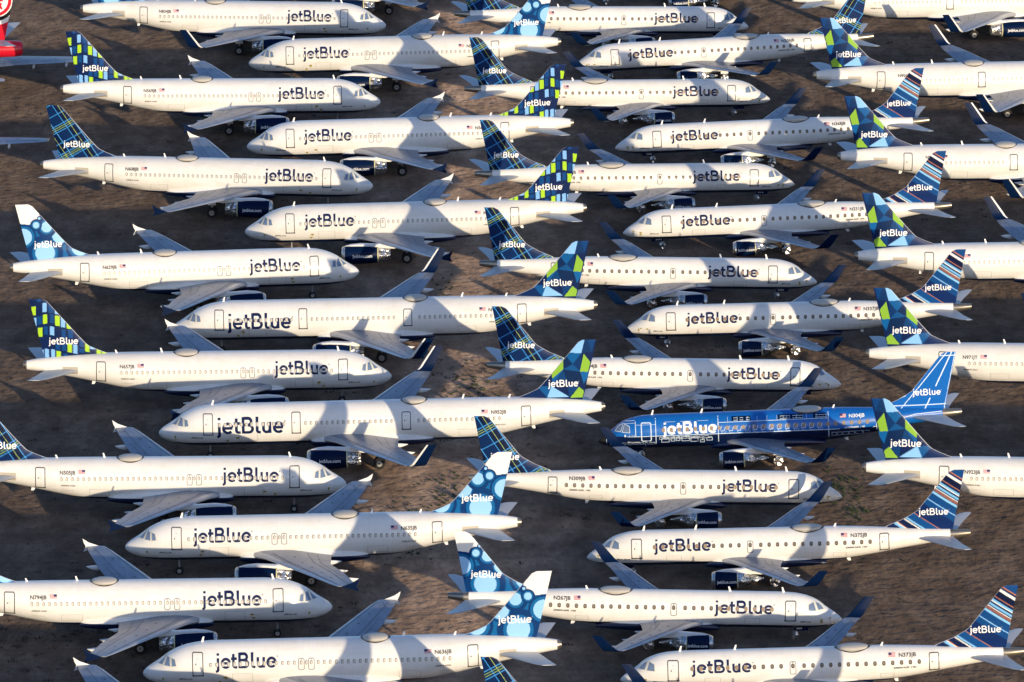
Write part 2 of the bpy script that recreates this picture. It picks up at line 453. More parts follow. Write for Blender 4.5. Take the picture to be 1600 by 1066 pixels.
def winglet_mesh(t, kind, side, m1, m2):
    mb = MB(); y, xl, xt, z, th = wing_sections(t)[-1]; z += t.z0
    if kind == 'fence':
        # small arrow-shaped tip fence, navy outside and white inside
        yo = y+.02
        prof = [(xl+.35, -.02), (xt-.15, .40), (xt+.42, .78), (xt+.30, .34), (xt+.12, 0), (xt+.24, -.26), (xt+.36, -.50), (xt-.30, -.30)]
        for off, mi in ((.055, 0), (.0, 1)):
            mb.add([(XO-a, (yo+off)*side, z+b) for a, b in prof], [tuple(range(8))], mi)
        o = 16; v = []
        n = 8
        a = [(XO-p, (yo+.055)*side, z+q) for p, q in prof]; b = [(XO-p, yo*side, z+q) for p, q in prof]
        mb.add(a+b, [(i, (i+1) % n, n+(i+1) % n, n+i) for i in range(n)], 0)
        return mb.mesh('winglet', [m1, m2], False)
    if t.kind == 'E':
        st = [(0, xl, xt, 0, th*1.0), (.28, xl+.22, xt+.10, .07, .10), (.52, xl+.55, xt+.35, .28, .09), (.72, xl+.95, xt+.62, .68, .07), (.98, xl+1.95, xt+1.32, 1.72, .04)]
    else:
        st = [(0, xl, xt, 0, th*1.0), (.30, xl+.25, xt+.16, .08, .11), (.52, xl+.55, xt+.34, .32, .10), (.66, xl+.85, xt+.55, .75, .08), (1.02, xl+2.05, xt+1.35, 2.40, .05)]
    rings = []
    for i, (dy, a, b, dz, w) in enumerate(st):
        ang = [0, .35, .9, 1.25, 1.38][i]
        ring = []
        for f, yy, g in airfoil(a, b, 0, w, 0):
            ring.append((XO-f, (y+dy-g*math.sin(ang))*side, z+dz+g*math.cos(ang)))
        rings.append(ring)
    mb.loft(rings)
    n = len(rings[0])
    for i in range(4):
        for j in range(n):
            if j in (0, 1, 2, 3, n-1, n-2, n-3, n-4) and (t.kind != 'E') and i: mb.m[i*n+j] = 1
    return mb.mesh('winglet', [m1, m2])
def tailplane_mesh(t, side):
    e = t.d1+t.d2
    if t.kind == 'E': S = [(.35, 31.0, 34.6, .52, .34), (1.0, 31.5, 34.75, .55, .30), (3.4, 33.35, 35.4, .72, .18), (5.6, 35.0, 36.2, .90, .10), (6.0, 35.6, 36.3, .94, .05)]
    else: S = [(.5, 31.4+e, 35.4+e, .42, .42), (1.2, 32.0+e, 35.6+e, .47, .36), (3.6, 33.75+e, 36.3+e, .70, .22), (5.7, 35.2+e, 36.95+e, .92, .12), (6.2, 35.8+e, 37.1+e, .97, .06)]
    mb = MB(); rings = [[(XO-x, y*side, t.z0+z) for x, y, z in airfoil(a[1], a[2], a[3], a[4], a[0], 1)] for a in S]
    mb.loft(rings); n = len(rings[0])
    for i in range(4):
        for j in (0, 1, n-1, n-2): mb.m[i*n+j] = 1
    return mb.mesh('tailplane', [M['stab'], M['slat']])
def finshape(t):
    e = t.d1+t.d2
    if t.kind == 'E': # (z, xLE, xTE)
        return [(1.15, 27.9, 34.55), (1.62, 28.35, 34.65), (1.85, 28.9, 34.7), (2.2, 29.8, 34.76), (2.7, 30.7, 34.86), (3.05, 31.25, 34.93), (4, 32.02, 35.13), (6.3, 33.9, 35.62), (6.75, 34.3, 35.72), (6.95, 34.75, 35.77)]
    return [(1.5, 28.2+e, 35.3+e), (1.98, 28.75+e, 35.45+e), (2.2, 29.35+e, 35.52+e), (2.5, 30.1+e, 35.6+e), (2.85, 30.85+e, 35.68+e), (3.1, 31.15+e, 35.73+e), (4, 31.98+e, 35.95+e), (7.1, 34.65+e, 36.72+e), (7.6, 35.08+e, 36.84+e), (7.8, 35.5+e, 36.9+e)]
def fin_mesh(t, key, fn):
    S = finshape(t); N = 125; Mx = 110; e = t.d1+t.d2
    def row(z):
        for a, b in zip(S, S[1:]):
            if z <= b[0]: break
        k = (z-a[0])/(b[0]-a[0]); return a[1]+(b[1]-a[1])*k, a[2]+(b[2]-a[2])*k
    def th(f, c):
        c = min(c, 5.0); return (.03+.34*c/5.5*(4*f*(1-f))**.6 if f < .5 else .03+.34*c/5.5*(1-((f-.5)*2)**1.6))/2 if f > 0 else .005
    V = []; C = []; F = []
    W = Mx+1
    zs = [S[0][0]+(S[-1][0]-S[0][0])*j/N for j in range(N+1)]
    for side in (1, -1):
        for z in zs:
            a, b = row(z)
            for i in range(W):
                f = i/Mx; x = a+(b-a)*f
                V.append((XO-x, side*th(f, b-a)*(1 if z < S[-1][0]-.05 else .5), t.z0+z))
                col = fn(x-e, z)
                if f < .018 and key != 'plainwhite' and key != 'roundel': col = (.5, .52, .55)
                C.append(col)
    n1 = W*(N+1)
    for s in (0, 1):
        for j in range(N):
            for i in range(Mx):
                q = s*n1+j*W+i; f = (q, q+1, q+W+1, q+W)
                F.append(f if s else f[::-1])
    for j in range(N):
        for i in (0, Mx):
            q = j*W+i; F.append((q, q+W, n1+q+W, n1+q))
    for i in range(Mx): q = N*W+i; F.append((q, q+1, n1+q+1, n1+q))
    me = mesh_from('tail_fin', V, F, [M['livery']])
    a = me.color_attributes.new('livery', 'FLOAT_COLOR', 'POINT')
    flat = []
    for c in C: flat += [c[0], c[1], c[2], 1.0]
    a.data.foreach_set('color', flat)
    sharp(me, 50)
    return me, lambda x, z, off: Vector((XO-x, 0, t.z0+z)) , row, th

# liveries: colour of the tail at (x aft, z up), in metres
C_N = (.004, .016, .075); C_N2 = (.004, .045, .17); C_M = (.006, .11, .36); C_L = (.22, .47, .80); C_G = (.22, .42, .045); C_W = (.78, .77, .74); C_O = (.42, .16, .085)
MZ_G = [(250,195,302,305),(390,293,443,408),(540,312,598,435),(327,458,382,572),(683,400,745,475),(692,655,745,765),(912,650,962,762),(553,750,607,830),(1055,742,1103,800),(1120,745,1180,800)]
MZ_L = [(387,150,438,262),(258,335,310,438),(475,443,528,550),(612,335,665,455),(538,232,588,292),(762,672,813,782),(410,722,460,830),(488,728,535,830),(970,672,1030,732),(372,735,394,830)]
MZ_M = [(320,70,366,135),(195,60,222,175),(322,315,375,420),(478,290,525,400),(402,440,450,545),(460,175,520,275),(620,480,668,590),(700,490,760,590),(545,640,600,735),(622,655,672,745),(840,600,890,700),(310,600,350,700),(640,780,690,830),(835,720,895,770)]
def fmosaic(x, z):
    u = (611-x*15.28-20)*8; v0 = 795-(z-1.95)*118
    def hit(L):
        for a, b, c, d in L:
            if a <= u <= c:
                v = v0+(u-(a+c)/2)*(.14 if c < 450 else -.16)
                if b <= v <= d: return True
        return False
    if hit(MZ_G): return (.36, .60, .03)
    if hit(MZ_L): return (.20, .43, .78)
    if hit(MZ_M): return (.004, .055, .20)
    return C_N
def ftartan(x, z, o=0., lite=0):
    a = .83*x-.56*z+o; b = .50*x+.86*z+o*.4
    for p, w, c in ((.0, .036, (.08, .33, .70)), (.55, .022, (.38, .50, .13)), (1.05, .036, (.04, .25, .62))):
        if abs((a % 2.45)-p-.1) < w: return c if not lite else c
    for p, w, c in ((.0, .034, (.06, .30, .68)), (.24, .022, (.34, .52, .10)), (.46, .022, (.34, .52, .10)), (.70, .034, (.06, .30, .68)), (1.85, .038, (.04, .25, .62))):
        if abs((b % 3.1)-p-.1) < w: return c
    band = .1 < (a % 2.45) < 1.15 and (b % 3.1) > .9
    return (.002, .010, .042) if band else (.003, .020, .085)
def fbubbles(x, z):
    u = (x*16.5+196-660)*8; v = 850-(z-1.95)*128
    ring = (.006, .11, .30); dark = (.003, .035, .14); lt = (.28, .54, .84)
    circ = [(868, 392, 45, 62, 85), (770, 240, 30, 34, 52), (822, 300, 18, 20, 34), (720, 425, 75, 103, 148), (1045, 560, 118, 155, 180),
            (530, 545, 112, 128, 150), (745, 790, 138, 180, 255), (250, 725, 118, 160, 200)]
    for cx, cy, r1, r2, r3 in circ:
        d = math.hypot(u-cx, v-cy)
        if d < r3: return lt if d < r1 else (ring if d < r2 else dark)
    if v < 385-(u-950)*.10 or v < 330: return C_W
    return ring
def fbubblesE(x, z): return fbubbles(35.0+(x-34.0)*1.02, 1.95+(z-1.55)*1.06)
def intri(p, a, b, c):
    s = lambda p1, p2, p3: (p1[0]-p3[0])*(p2[1]-p3[1])-(p2[0]-p3[0])*(p1[1]-p3[1])
    d1, d2, d3 = s(p, a, b), s(p, b, c), s(p, c, a)
    return not ((d1 < 0 or d2 < 0 or d3 < 0) and (d1 > 0 or d2 > 0 or d3 > 0))
PR = [([(405,-10),(470,-10),(440,105)], C_L), ([(405,-10),(325,100),(440,105)], C_L), ([(470,-10),(540,-10),(505,100)], C_N2), ([(470,-10),(505,100),(440,105)], (.004,.03,.11)),
      ([(328,103),(325,205),(256,262)], C_G), ([(328,103),(256,262),(250,190)], C_G), ([(455,110),(495,165),(478,225)], C_G), ([(455,110),(478,225),(428,222)], C_G),
      ([(250,308),(358,380),(222,380)], C_L), ([(420,318),(450,345),(442,385)], C_G), ([(420,318),(442,385),(366,385)], C_G),
      ([(330,103),(440,105),(385,172)], (.004,.09,.27)), ([(330,103),(385,172),(325,205)], (.003,.02,.08)), ([(440,105),(385,172),(430,222)], (.003,.03,.12)),
      ([(325,205),(430,222),(385,172)], (.005,.07,.22)), ([(325,205),(430,222),(350,290)], (.003,.02,.075)), ([(256,262),(325,205),(250,308)], (.005,.09,.29)),
      ([(325,205),(350,290),(250,308)], (.004,.045,.15)), ([(430,222),(500,226),(450,300)], (.005,.10,.30)), ([(430,222),(450,300),(350,290)], (.003,.018,.07)),
      ([(350,290),(420,318),(358,380)], (.004,.04,.15)), ([(160,310),(250,308),(222,380)], (.005,.08,.25)), ([(160,310),(222,380),(70,385)], (.003,.02,.09))]
def fprism(x, z):
    # x arrives as on the short hull; drawing was measured on the long one
    p = (((x+6.94)*15.61+250-800)*4, 380-(z-1.98)*61.4)
    for tr, c in PR:
        if intri(p, *tr): return c
    return C_N
STR = [(-515,-498,C_O),(-498,-478,C_N),(-470,-432,C_W),(-432,-345,(.003,.008,.04)),(-345,-334,C_O),(-334,-300,C_N),(-300,-272,(.16,.42,.70)),(-272,-260,C_W),(-260,-236,C_N),(-236,-205,(.16,.42,.70)),(-205,-188,C_N2),(-188,-178,C_W),(-178,-168,C_N),(-168,-158,C_O),(-158,-150,C_N),(-150,-141,C_O),(-141,-130,C_N),(-130,-98,(.22,.50,.78)),(-98,6,(.004,.055,.20)),(6,20,C_L),(20,105,(.004,.055,.20)),(105,298,(.003,.020,.10)),(298,308,C_O),(308,412,(.004,.062,.22)),(412,436,(.2,.46,.74)),(436,448,C_N),(448,464,C_W),(464,545,(.003,.012,.06)),(545,556,C_O),(556,566,C_W),(566,600,(.2,.46,.74)),(600,900,C_N)]
def fstripes(x, z):
    c = 3386-128*z-87.9*x
    for a, b, k in STR:
        if a <= c < b: return k
    return (.004, .055, .2)
def fblue(x, z):
    base = (.005, .12, .45)
    le = 31.25+(z-3.05)*.82; te = 34.9+(z-3)*.21
    w = .045
    lw = (.62, .76, .9)
    if abs(z-6.62) < w and x > 34.2: return lw
    if z > 3.3 and abs(x-le-.42) < w*1.2: return lw
    if z <= 3.3 and abs(x-(31.85-(3.3-z)*.85)) < w*1.2: return lw
    if abs(x-(te-1.75+(z-2)*.275)) < w*1.4 and not 2.35 < z < 3.5: return lw
    if z < 2.6 and abs(z-(1.75+(x-28.6)*.42)) < w and x < 31: return lw
    if abs(z-1.62) < w: return lw
    if abs(x-te+.05) < .03: return lw
    return base
def froundel(x, z):
    d = math.hypot(x-34.5, z-6.7); an = math.atan2(z-6.7, x-34.5)
    red = (.60, .01, .03)
    leaf = .95+.30*math.cos(5*(an-PI/2))+.16*math.cos(15*(an-PI/2))
    if d < leaf: return red
    if d < 1.55: return C_W
    if d < 1.95: return red
    if d < 2.08: return C_W
    if d < 2.5: return (.01, .01, .012)
    if d < 3.0: return C_W
    if x > 35.95+(z-2)*.22+.15*0 and z > 4.2: return C_W
    return red if z < 6.7 else C_W

# ---------------------------------------------------------------- small parts
def engine_meshes(t, side, word=True):
    d = t.d1; z0 = t.z0
    if t.kind == 'E': y, z, x0, x1, x2, r = 4.35, -2.00, 11.95, 14.45, 16.3, .86
    else: y, z, x0, x1, x2, r = 5.75, -2.18, 10.75+d, 14.75+d, 16.0+d, 1.02
    y *= side; out = {}
    P = lambda pr: [(XO-(x0+a), b) for a, b in pr]
    L = x1-x0
    mb = MB(); mb.lathe_x([(XO-x0-.0, r*.80), (XO-x0-.22, r*.93), (XO-x0-L*.18, r*1.0), (XO-x0-L*.45, r*1.02), (XO-x0-L*.75, r*.98), (XO-x1, r*.86)], y, z0+z, 36)
    # thin silver lip
    mb.lathe_x([(XO-x0+.03, r*.76), (XO-x0-.02, r*.84), (XO-x0-.12, r*.905), (XO-x0-.235, r*.945)], y, z0+z, 36, 1, False)
    out['engine'] = mb.mesh('engine', [M['navy'], M['metal']])
    mb = MB(); rr = .79 if t.kind == 'E' else .77
    mb.lathe_x([(XO-x0+.10, r*.35), (XO-x0+.08, r*.62), (XO-x0+.045, r*rr), (XO-x0-.30, r*.975), (XO-x0-.32, r*.93)], y, z0+z, 28)
    out['inlet_cover'] = mb.mesh('inlet_cover', [M['foil']])
    mb = MB()
    if t.kind == 'E': mb.lathe_x([(XO-x1+.12, r*.93), (XO-x1-.1, r*.93), (XO-x1-.6, r*.80), (XO-x1-1.1, r*.58), (XO-x2, r*.26), (XO-x2-.5, r*.10)], y, z0+z+.05, 28)
    else: mb.lathe_x([(XO-x1+.10, r*.90), (XO-x1-.1, r*.86), (XO-x1-.6, r*.78), (XO-x2, r*.70)], y, z0+z, 28)
    out['exhaust_cover'] = mb.mesh('exhaust_cover', [M['foil']])
    # pylon
    mb = MB(); S = wing_sections(t)
    for a, b in zip(S, S[1:]):
        if abs(y) <= b[0]: break
    k = (abs(y)-a[0])/(b[0]-a[0]); wl = a[1]+(b[1]-a[1])*k; wz = a[3]+(b[3]-a[3])*k
    pr = [(x0+.35, z+r*.93, z+r*1.0), (x0+1.0, z+r*.9, z+r*1.14), (x0+2.0, z+r*.9, z+r*1.22), (wl-.3, z+r*.8, wz-.05), (wl+.4, z+r*.7, wz+.10), (wl+1.6, z+r*.6, wz-.05), (wl+2.6, wz-.45, wz-.1)]
    rings = []
    for i, (x, a, b) in enumerate(pr):
        w = [.10, .26, .30, .32, .30, .24, .06][i]*(1 if t.kind != 'E' else .85)
        rings.append([(XO-x, y-w, z0+a), (XO-x, y-w, z0+b-.06), (XO-x, y-w*.6, z0+b), (XO-x, y+w*.6, z0+b), (XO-x, y+w, z0+b-.06), (XO-x, y+w, z0+a)])
    mb.loft(rings)
    out['pylon'] = mb.mesh('pylon', [M['white']])
    # yellow tape strap round the wrap joint
    mb = MB()
    mb.lathe_x([(XO-x1+.16, r*.935), (XO-x1+.16, r*.955), (XO-x1+.06, r*.955), (XO-x1+.06, r*.935)], y, z0+z, 28, 0, False)
    out['tape_strap'] = mb.mesh('tape_strap', [M['tape']])
    F = Flat(); s2 = side
    cw = 2.15 if t.kind != 'E' else 1.85
    fwd = 1 if side > 0 else -1
    xs = x0+L*.55-fwd*cw/2
    F.text('jetblue.com', xs, -.12, .36 if t.kind != 'E' else .31, fwd, 0, .03, 0, cw)
    def fn(x, zz, off):
        u = (x-x0)/L; rad = r*1.02+off+.02; ph = zz/rad + .02
        return Vector((XO-x, y+side*rad*math.cos(ph), z0+z+rad*math.sin(ph)))
    out['engine_lettering'] = F.wrap('engine_lettering', fn, [M['letter_white']])
    return out
def wheel_mesh(r, w, foilw=False):
    mb = MB()
    if foilw:
        mb.lathe_y([(-w*1.1, r*.55), (-w*1.0, r*.95), (-w*.3, r*1.08), (w*.4, r*1.04), (w*1.0, r*.92), (w*1.1, r*.5)], 0, 0, 14)
        return mb.mesh('wheel', [M['foil']])
    mb.lathe_y([(-w, r*.55), (-w*.95, r*.86), (-w*.6, r*.98), (0, r), (w*.6, r*.98), (w*.95, r*.86), (w, r*.55)], 0, 0, 26)
    mb.lathe_y([(-w*1.02, r*.50), (-w*.8, r*.53), (w*.8, r*.53), (w*1.02, r*.50)], 0, 0, 22, 1)
    mb.lathe_y([(-w*1.15, r*.12), (w*1.15, r*.12)], 0, 0, 10, 0)
    return mb.mesh('wheel', [M['tyre'], M['rim']])
def gz(t, x): return -t.slope*(x-XO)          # ground height in the aircraft's axes
def gear_mesh(t, x, y, r, main):
    mb = MB(); g = gz(t, x); top = t.z0-1.3
    mb.tube((XO-x, y, g+r), (XO-x, y, top), .09 if not main else .14)
    mb.tube((XO-x, y, g+r), (XO-x, y, (g+r+top)/2), .06 if not main else .10, mi=1)
    mb.tube((XO-x-.02, y, top-.3), (XO-x+.9 if not main else XO-x, y if not main else y*.45, top+.2), .05)
    mb.tube((XO-x, y-.3, g+r), (XO-x, y+.3, g+r), .07)
    if main: mb.box((XO-x, y*1.06, (g+r+top)/2+.45), (.9, .05, 1.1), 2)
    else:
        mb.box((XO-x+.55, .38, top-.28), (1.3, .03, .55), 2); mb.box((XO-x+.55, -.38, top-.28), (1.3, .03, .55), 2)
    return mb.mesh('gear', [M['strut'], M['metal'], M['white'] if main else M['navy']])
def blade_mesh(h=.42, L=.15):
    mb = MB()
    mb.loft([[(a*L*s-dx, w*b, z) for a, b in ((.5, 0), (.1, 1), (-.5, 0), (.1, -1))] for s, dx, z, w in ((1.5, 0, -.08, .02), (.9, .16, h*.9, .008))])
    return mb.mesh('antenna', [M['letter_white']])
def dome_mesh(L, W, H, z):
    mb = MB(); rings = []
    for i in range(15):
        u = -1+2*i/14; s = math.sqrt(max(.0004, 1-abs(u)**2.2)); n = 20
        rings.append([(u*L/2, W/2*s*math.cos(2*PI*k/n), z+max(-.25, H*s*math.sin(2*PI*k/n)*1.0)) for k in range(n)])
    mb.loft(rings)
    return mb.mesh('radome', [M['dome']])
def dome_base_mesh(L, W, z, t, x):
    F = Flat(); n = 32
    # seal ring lying on the crown of the hull
    vs = []; fs = []
    for k in range(n):
        a = 2*PI*k/n
        for s in (.95, 1.08):
            yy = W/2*s*math.sin(a); xx = L/2*s*math.cos(a)
            zc, h, w = sec(t, x); zz = zc+h*math.sqrt(max(0, 1-(yy/w)**2))
            vs.append((xx, yy, t.z0+zz+.03))
    for k in range(n):
        a = 2*k; b = 2*((k+1) % n); fs.append((a, a+1, b+1, b))
    return mesh_from('radome_seal', vs, fs, [M['line']], None, False)

_cache = {}
def cached(key, fn, *a):
    if key not in _cache: _cache[key] = fn(*a)
    return _cache[key]

def door_mesh(t, x, w, z0, z1, side, big, lm='line'):
    F = Flat(); zc = (z0+z1)/2; r = .09
    x0, x1 = x-w/2, x+w/2
    pts = [(x0+r, z0), (x1-r, z0), (x1, z0+r), (x1, z1-r), (x1-r, z1), (x0+r, z1), (x0, z1-r), (x0, z0+r)]
    F.strip(pts, .08 if lm == 'line' else .10, 0, True)
    if big and lm == 'line':
        F.strip([(x0-.07, z0-.02), (x1+.07, z0-.02)], .11, 0)
        F.oval(x+(.18 if side < 0 else -.18)*1, zc+.05, .055, .07, 0, 10)
        F.oval(x-.05, zc+.10, .10, .13, 1, 10); F.oval(x-.05, zc+.10, .075, .105, 2, 10)
        F.strip([(x-.1, zc+.5), (x+.05, zc+.5)], .05, 1)
    return F.wrap('door', lambda a, b, o: surf(t, a, b, side, o), [M[lm], M['seam'], M['white']])
def exit_mesh(t, x, side):
    F = Flat(); z = .45; w, h = (.50, 1.02) if t.kind != 'E' else (.52, 1.10)
    z1 = z+.36; z0 = z1-h; r = .1; x0, x1 = x-w/2, x+w/2
    F.strip([(x0+r, z0), (x1-r, z0), (x1, z0+r), (x1, z1-r), (x1-r, z1), (x0+r, z1), (x0, z1-r), (x0, z0+r)], .05, 0, True)
    F.strip([(x-.06, z1-.08), (x+.06, z1-.08)], .05, 0)
    return F.wrap('overwing_exit', lambda a, b, o: surf(t, a, b, side, o), [M['line']])
def window_mesh(t, side, tone):
    F = Flat(); F.layer = 6; zw = .45; x = 15.0
    if t.kind == 'E':
        if tone not in ('blue', 'tan'): F.oval(x, zw, .18, .22, 2)
        F.oval(x, zw, .165, .205, 0)
        F.oval(x, zw+.02, .10, .13, 3)
    else:
        F.oval(x, zw, .150, .205, 2)
        F.oval(x, zw, .135, .19, 1); F.oval(x+.02, zw-.015, .095, .145, 4)
    g = {'E': M['glass_dark'], 'blue': M['glass_tan'], 'tan': M['glass_tan']}.get(tone, M['glass_dark'])
    inner = plain('blind_inside', (.16, .12, .08), .5) if 'bi' not in _cache else _cache['bi']
    _cache['bi'] = inner
    if tone in ('blue', 'tan'): inner = g
    return F.wrap('cabin_window', lambda a, b, o: surf(t, a, b, side, o)-Vector((XO-15, 0, 0)), [g, M['shade_rim'], M['white'], inner, M['shade']], .022, .002)
def cockpit_mesh(t, side, ring='frame'):
    F = Flat()
    if t.kind == 'E':
        panes = [[(1.72, .33), (2.28, .33), (2.56, 1.00), (2.22, .84), (1.95, .62)], [(2.42, .30), (3.18, .26), (3.16, .84), (2.74, .99), (2.68, .95)]]
    else:
        panes = [[(1.42, .30), (1.86, .28), (2.20, .96), (2.02, .80), (1.72, .54)], [(1.98, .26), (2.58, .22), (2.54, .92), (2.30, .97)], [(2.70, .22), (3.14, .30), (3.02, .84), (2.68, .91)]]
    for p in panes: F.fan(p, 0); F.strip(p, .05, 1, True)
    # finer faces: subdivide by wrapping the fan edges
    me = None
    bm = bmesh.new(); vs = [bm.verts.new(v) for v in F.v]
    for f, m in zip(F.f, F.m): bf = bm.faces.new([vs[i] for i in f]); bf.material_index = m
    for _ in range(3):
        bmesh.ops.subdivide_edges(bm, edges=[e for e in bm.edges if Vector((e.verts[0].co.x-e.verts[1].co.x, e.verts[0].co.y-e.verts[1].co.y)).length > .14], cuts=1, use_grid_fill=True)
        bmesh.ops.triangulate(bm, faces=[f for f in bm.faces if len(f.verts) > 4])
    for v in bm.verts: v.co = surf(t, v.co.x, v.co.y, side, .03+.006*v.co.z)
    me = bpy.data.meshes.new('cockpit_window'); bm.to_mesh(me); bm.free()
    me.materials.append(M['cock']); me.materials.append(M[ring])
    return me
LT = {'A320': (6.6, 12.05, .08, 1.30), 'A321': (5.85, 12.55, -.48, 1.62), 'E': (6.42, 11.8, .02, 1.10)}
def lettering_mesh(t, side, mat):
    x0, x1, z, cap = LT[t.kind]; F = Flat()
    w = .172 if mat == 'letter' else .205
    if side > 0: wordmark(F, x0, z, cap, x1-x0, 1, w=w)
    else: wordmark(F, x1, z, cap, x1-x0, -1, w=w)
    return F.wrap('fuselage_lettering', lambda a, b, o: surf(t, a, b, side, o), [M[mat]], .010, .0012)
def finletter_mesh(t, side):
    F = Flat(); e = t.d1+t.d2
    if t.kind == 'E': x0, x1, z, cap = 31.35, 34.15, 2.62, .66
    else: x0, x1, z, cap = 31.95+e, 34.95+e, 3.05, .72
    if side > 0: wordmark(F, x0, z, cap, x1-x0, 1, w=.152)
    else: wordmark(F, x1, z, cap, x1-x0, -1, w=.152)
    S = finshape(t)
    def fn(x, z, off):
        for a, b in zip(S, S[1:]):
            if z <= b[0]: break
        k = (z-a[0])/(b[0]-a[0]); l, r = a[1]+(b[1]-a[1])*k, a[2]+(b[2]-a[2])*k; c = r-l; f = min(.999, max(.001, (x-l)/c)); c = min(c, 5.0)
        th = (.03+.34*c/5.5*(4*f*(1-f))**.6 if f < .5 else .03+.34*c/5.5*(1-((f-.5)*2)**1.6))/2
        return Vector((XO-x, side*(th+off), t.z0+z))
    return F.wrap('tail_lettering', fn, [M['letter_white']], .010, .0012)
def regmark_mesh(t, side, txt, mat):
    F = Flat(); e = t.d1+t.d2
    if t.kind == 'E': xa, xb, z, h = 24.95, 26.5, .92, .30
    else: xa, xb, z, h = 26.25+e, 27.75+e, .88, .33
    if side > 0: F.text(txt, xa, z, h, 1, 0, .035, 0, xb-xa)
    else: F.text(txt, xb, z, h, -1, 0, .035, 0, xb-xa)
    return F.wrap('registration_mark', lambda a, b, o: surf(t, a, b, side, o), [M[mat]], .022)
def flag_mesh(t, side):
    F = Flat(); e = t.d1+t.d2
    xa, xb = (24.05, 24.65) if t.kind == 'E' else (25.3+e, 25.95+e)
    z = .95
    F.grid(xa, xb, z, z+.32, 0)
    for k in range(4): F.strip([(xa, z+.03+.085*k), (xb, z+.03+.085*k)], .045, 1)
    F.grid(xa, xa+(xb-xa)*.45, z+.15, z+.32, 2)
    return F.wrap('flag', lambda a, b, o: surf(t, a, b, side, o), [M['letter_white'], M['flagred'], M['flagblue']], .02)
def model_mesh(t, side, mat):
    F = Flat(); e = t.d1+t.d2
    if t.kind == 'E': xa, xb, z, h, s = 24.45, 26.5, -.10, .17, 'EMBRAER 190'
    else: xa, xb, z, h, s = 26.25+e, 27.65+e, -.28, .15, 'AIRBUS A320' if t.kind == 'A320' else 'AIRBUS A321'
    sh = .25 if t.kind == 'E' else 0
    if side > 0: F.text(s, xa, z, h, 1, 0, .03, sh, xb-xa)
    else: F.text(s, xb, z, h, -1, 0, .03, sh, xb-xa)
    return F.wrap('model_mark', lambda a, b, o: surf(t, a, b, side, o), [M[mat]], .022)
def name_mesh(t, side, s, mat):
    F = Flat(); x0, w, z = (3.3, 1.0+.12*len(s)/2, -.95) if t.kind != 'E' else (2.9, .8+.1*len(s)/2, -.80)
    if side > 0: F.text(s, x0, z, .17, 1, 0, .02, .3, w)
    else: F.text(s, x0+w, z, .17, -1, 0, .02, .3, w)
    return F.wrap('nickname_mark', lambda a, b, o: surf(t, a, b, side, o), [M[mat]], .022)
def tapes_mesh(t, side, seed, pick):
    rnd = random.Random(seed*7+pick); F = Flat()
    spots = [(1.9, -1.0, .16, .24), (7.5, -.98, .34, .22), (6.9, -1.35, .22, .2)] if t.kind != 'E' else [(1.3, -.55, .22, .10), (1.55, -.85, .14, .30), (1.9, -.62, .26, .12)]
    for x, z, w, h in [spots[pick]]:
        x += rnd.uniform(-.3, .3); z += rnd.uniform(-.08, .08)
        F.quad((x, z), (x+w, z+rnd.uniform(-.08, .08)), (x+w*.9, z+h), (x-.04, z+h*rnd.uniform(.7, 1.1)), 0, 2)
        F.quad((x+w*.25, z+h*.25), (x+w*.75, z+h*.3), (x+w*.7, z+h*.75), (x+w*.3, z+h*.7), 1, 2)
        if rnd.random() < .5: F.strip([(x+w*.5, z), (x+w*.5+rnd.uniform(-.1, .2), z-.3)], .04, 0)
    return F.wrap('vent_tape', lambda a, b, o: surf(t, a, b, side, o), [M['tape_y'], M['line']], .02)
def trim_mesh(t, side):
    F = Flat(); e = t.d1+t.d2
    F.grid(32.0+e, 33.55+e, .12, .92, 0, .15)
    return F.wrap('trim_panel', lambda a, b, o: surf(t, a, b, side, o), [M['rootpanel']], .012)
def hatch_mesh(t, side):
    F = Flat(); e = t.d1+t.d2
    def box(x0, x1, z0, z1): F.strip([(x0, z0), (x1, z0), (x1, z1), (x0, z1)], .028, 0, True)
    if t.kind == 'E': box(7.6, 9.0, -1.0, -.45); box(23.3, 24.5, -.95, -.5)
    else: box(8.1, 9.9, -1.35, -.45); box(23.0+e, 24.9+e, -1.3, -.6); F.strip([(26.4+e, -.75), (27.6+e, -.75)], .03, 0)
    return F.wrap('cargo_hatch', lambda a, b, o: surf(t, a, b, side, o), [M['seam']], .015)
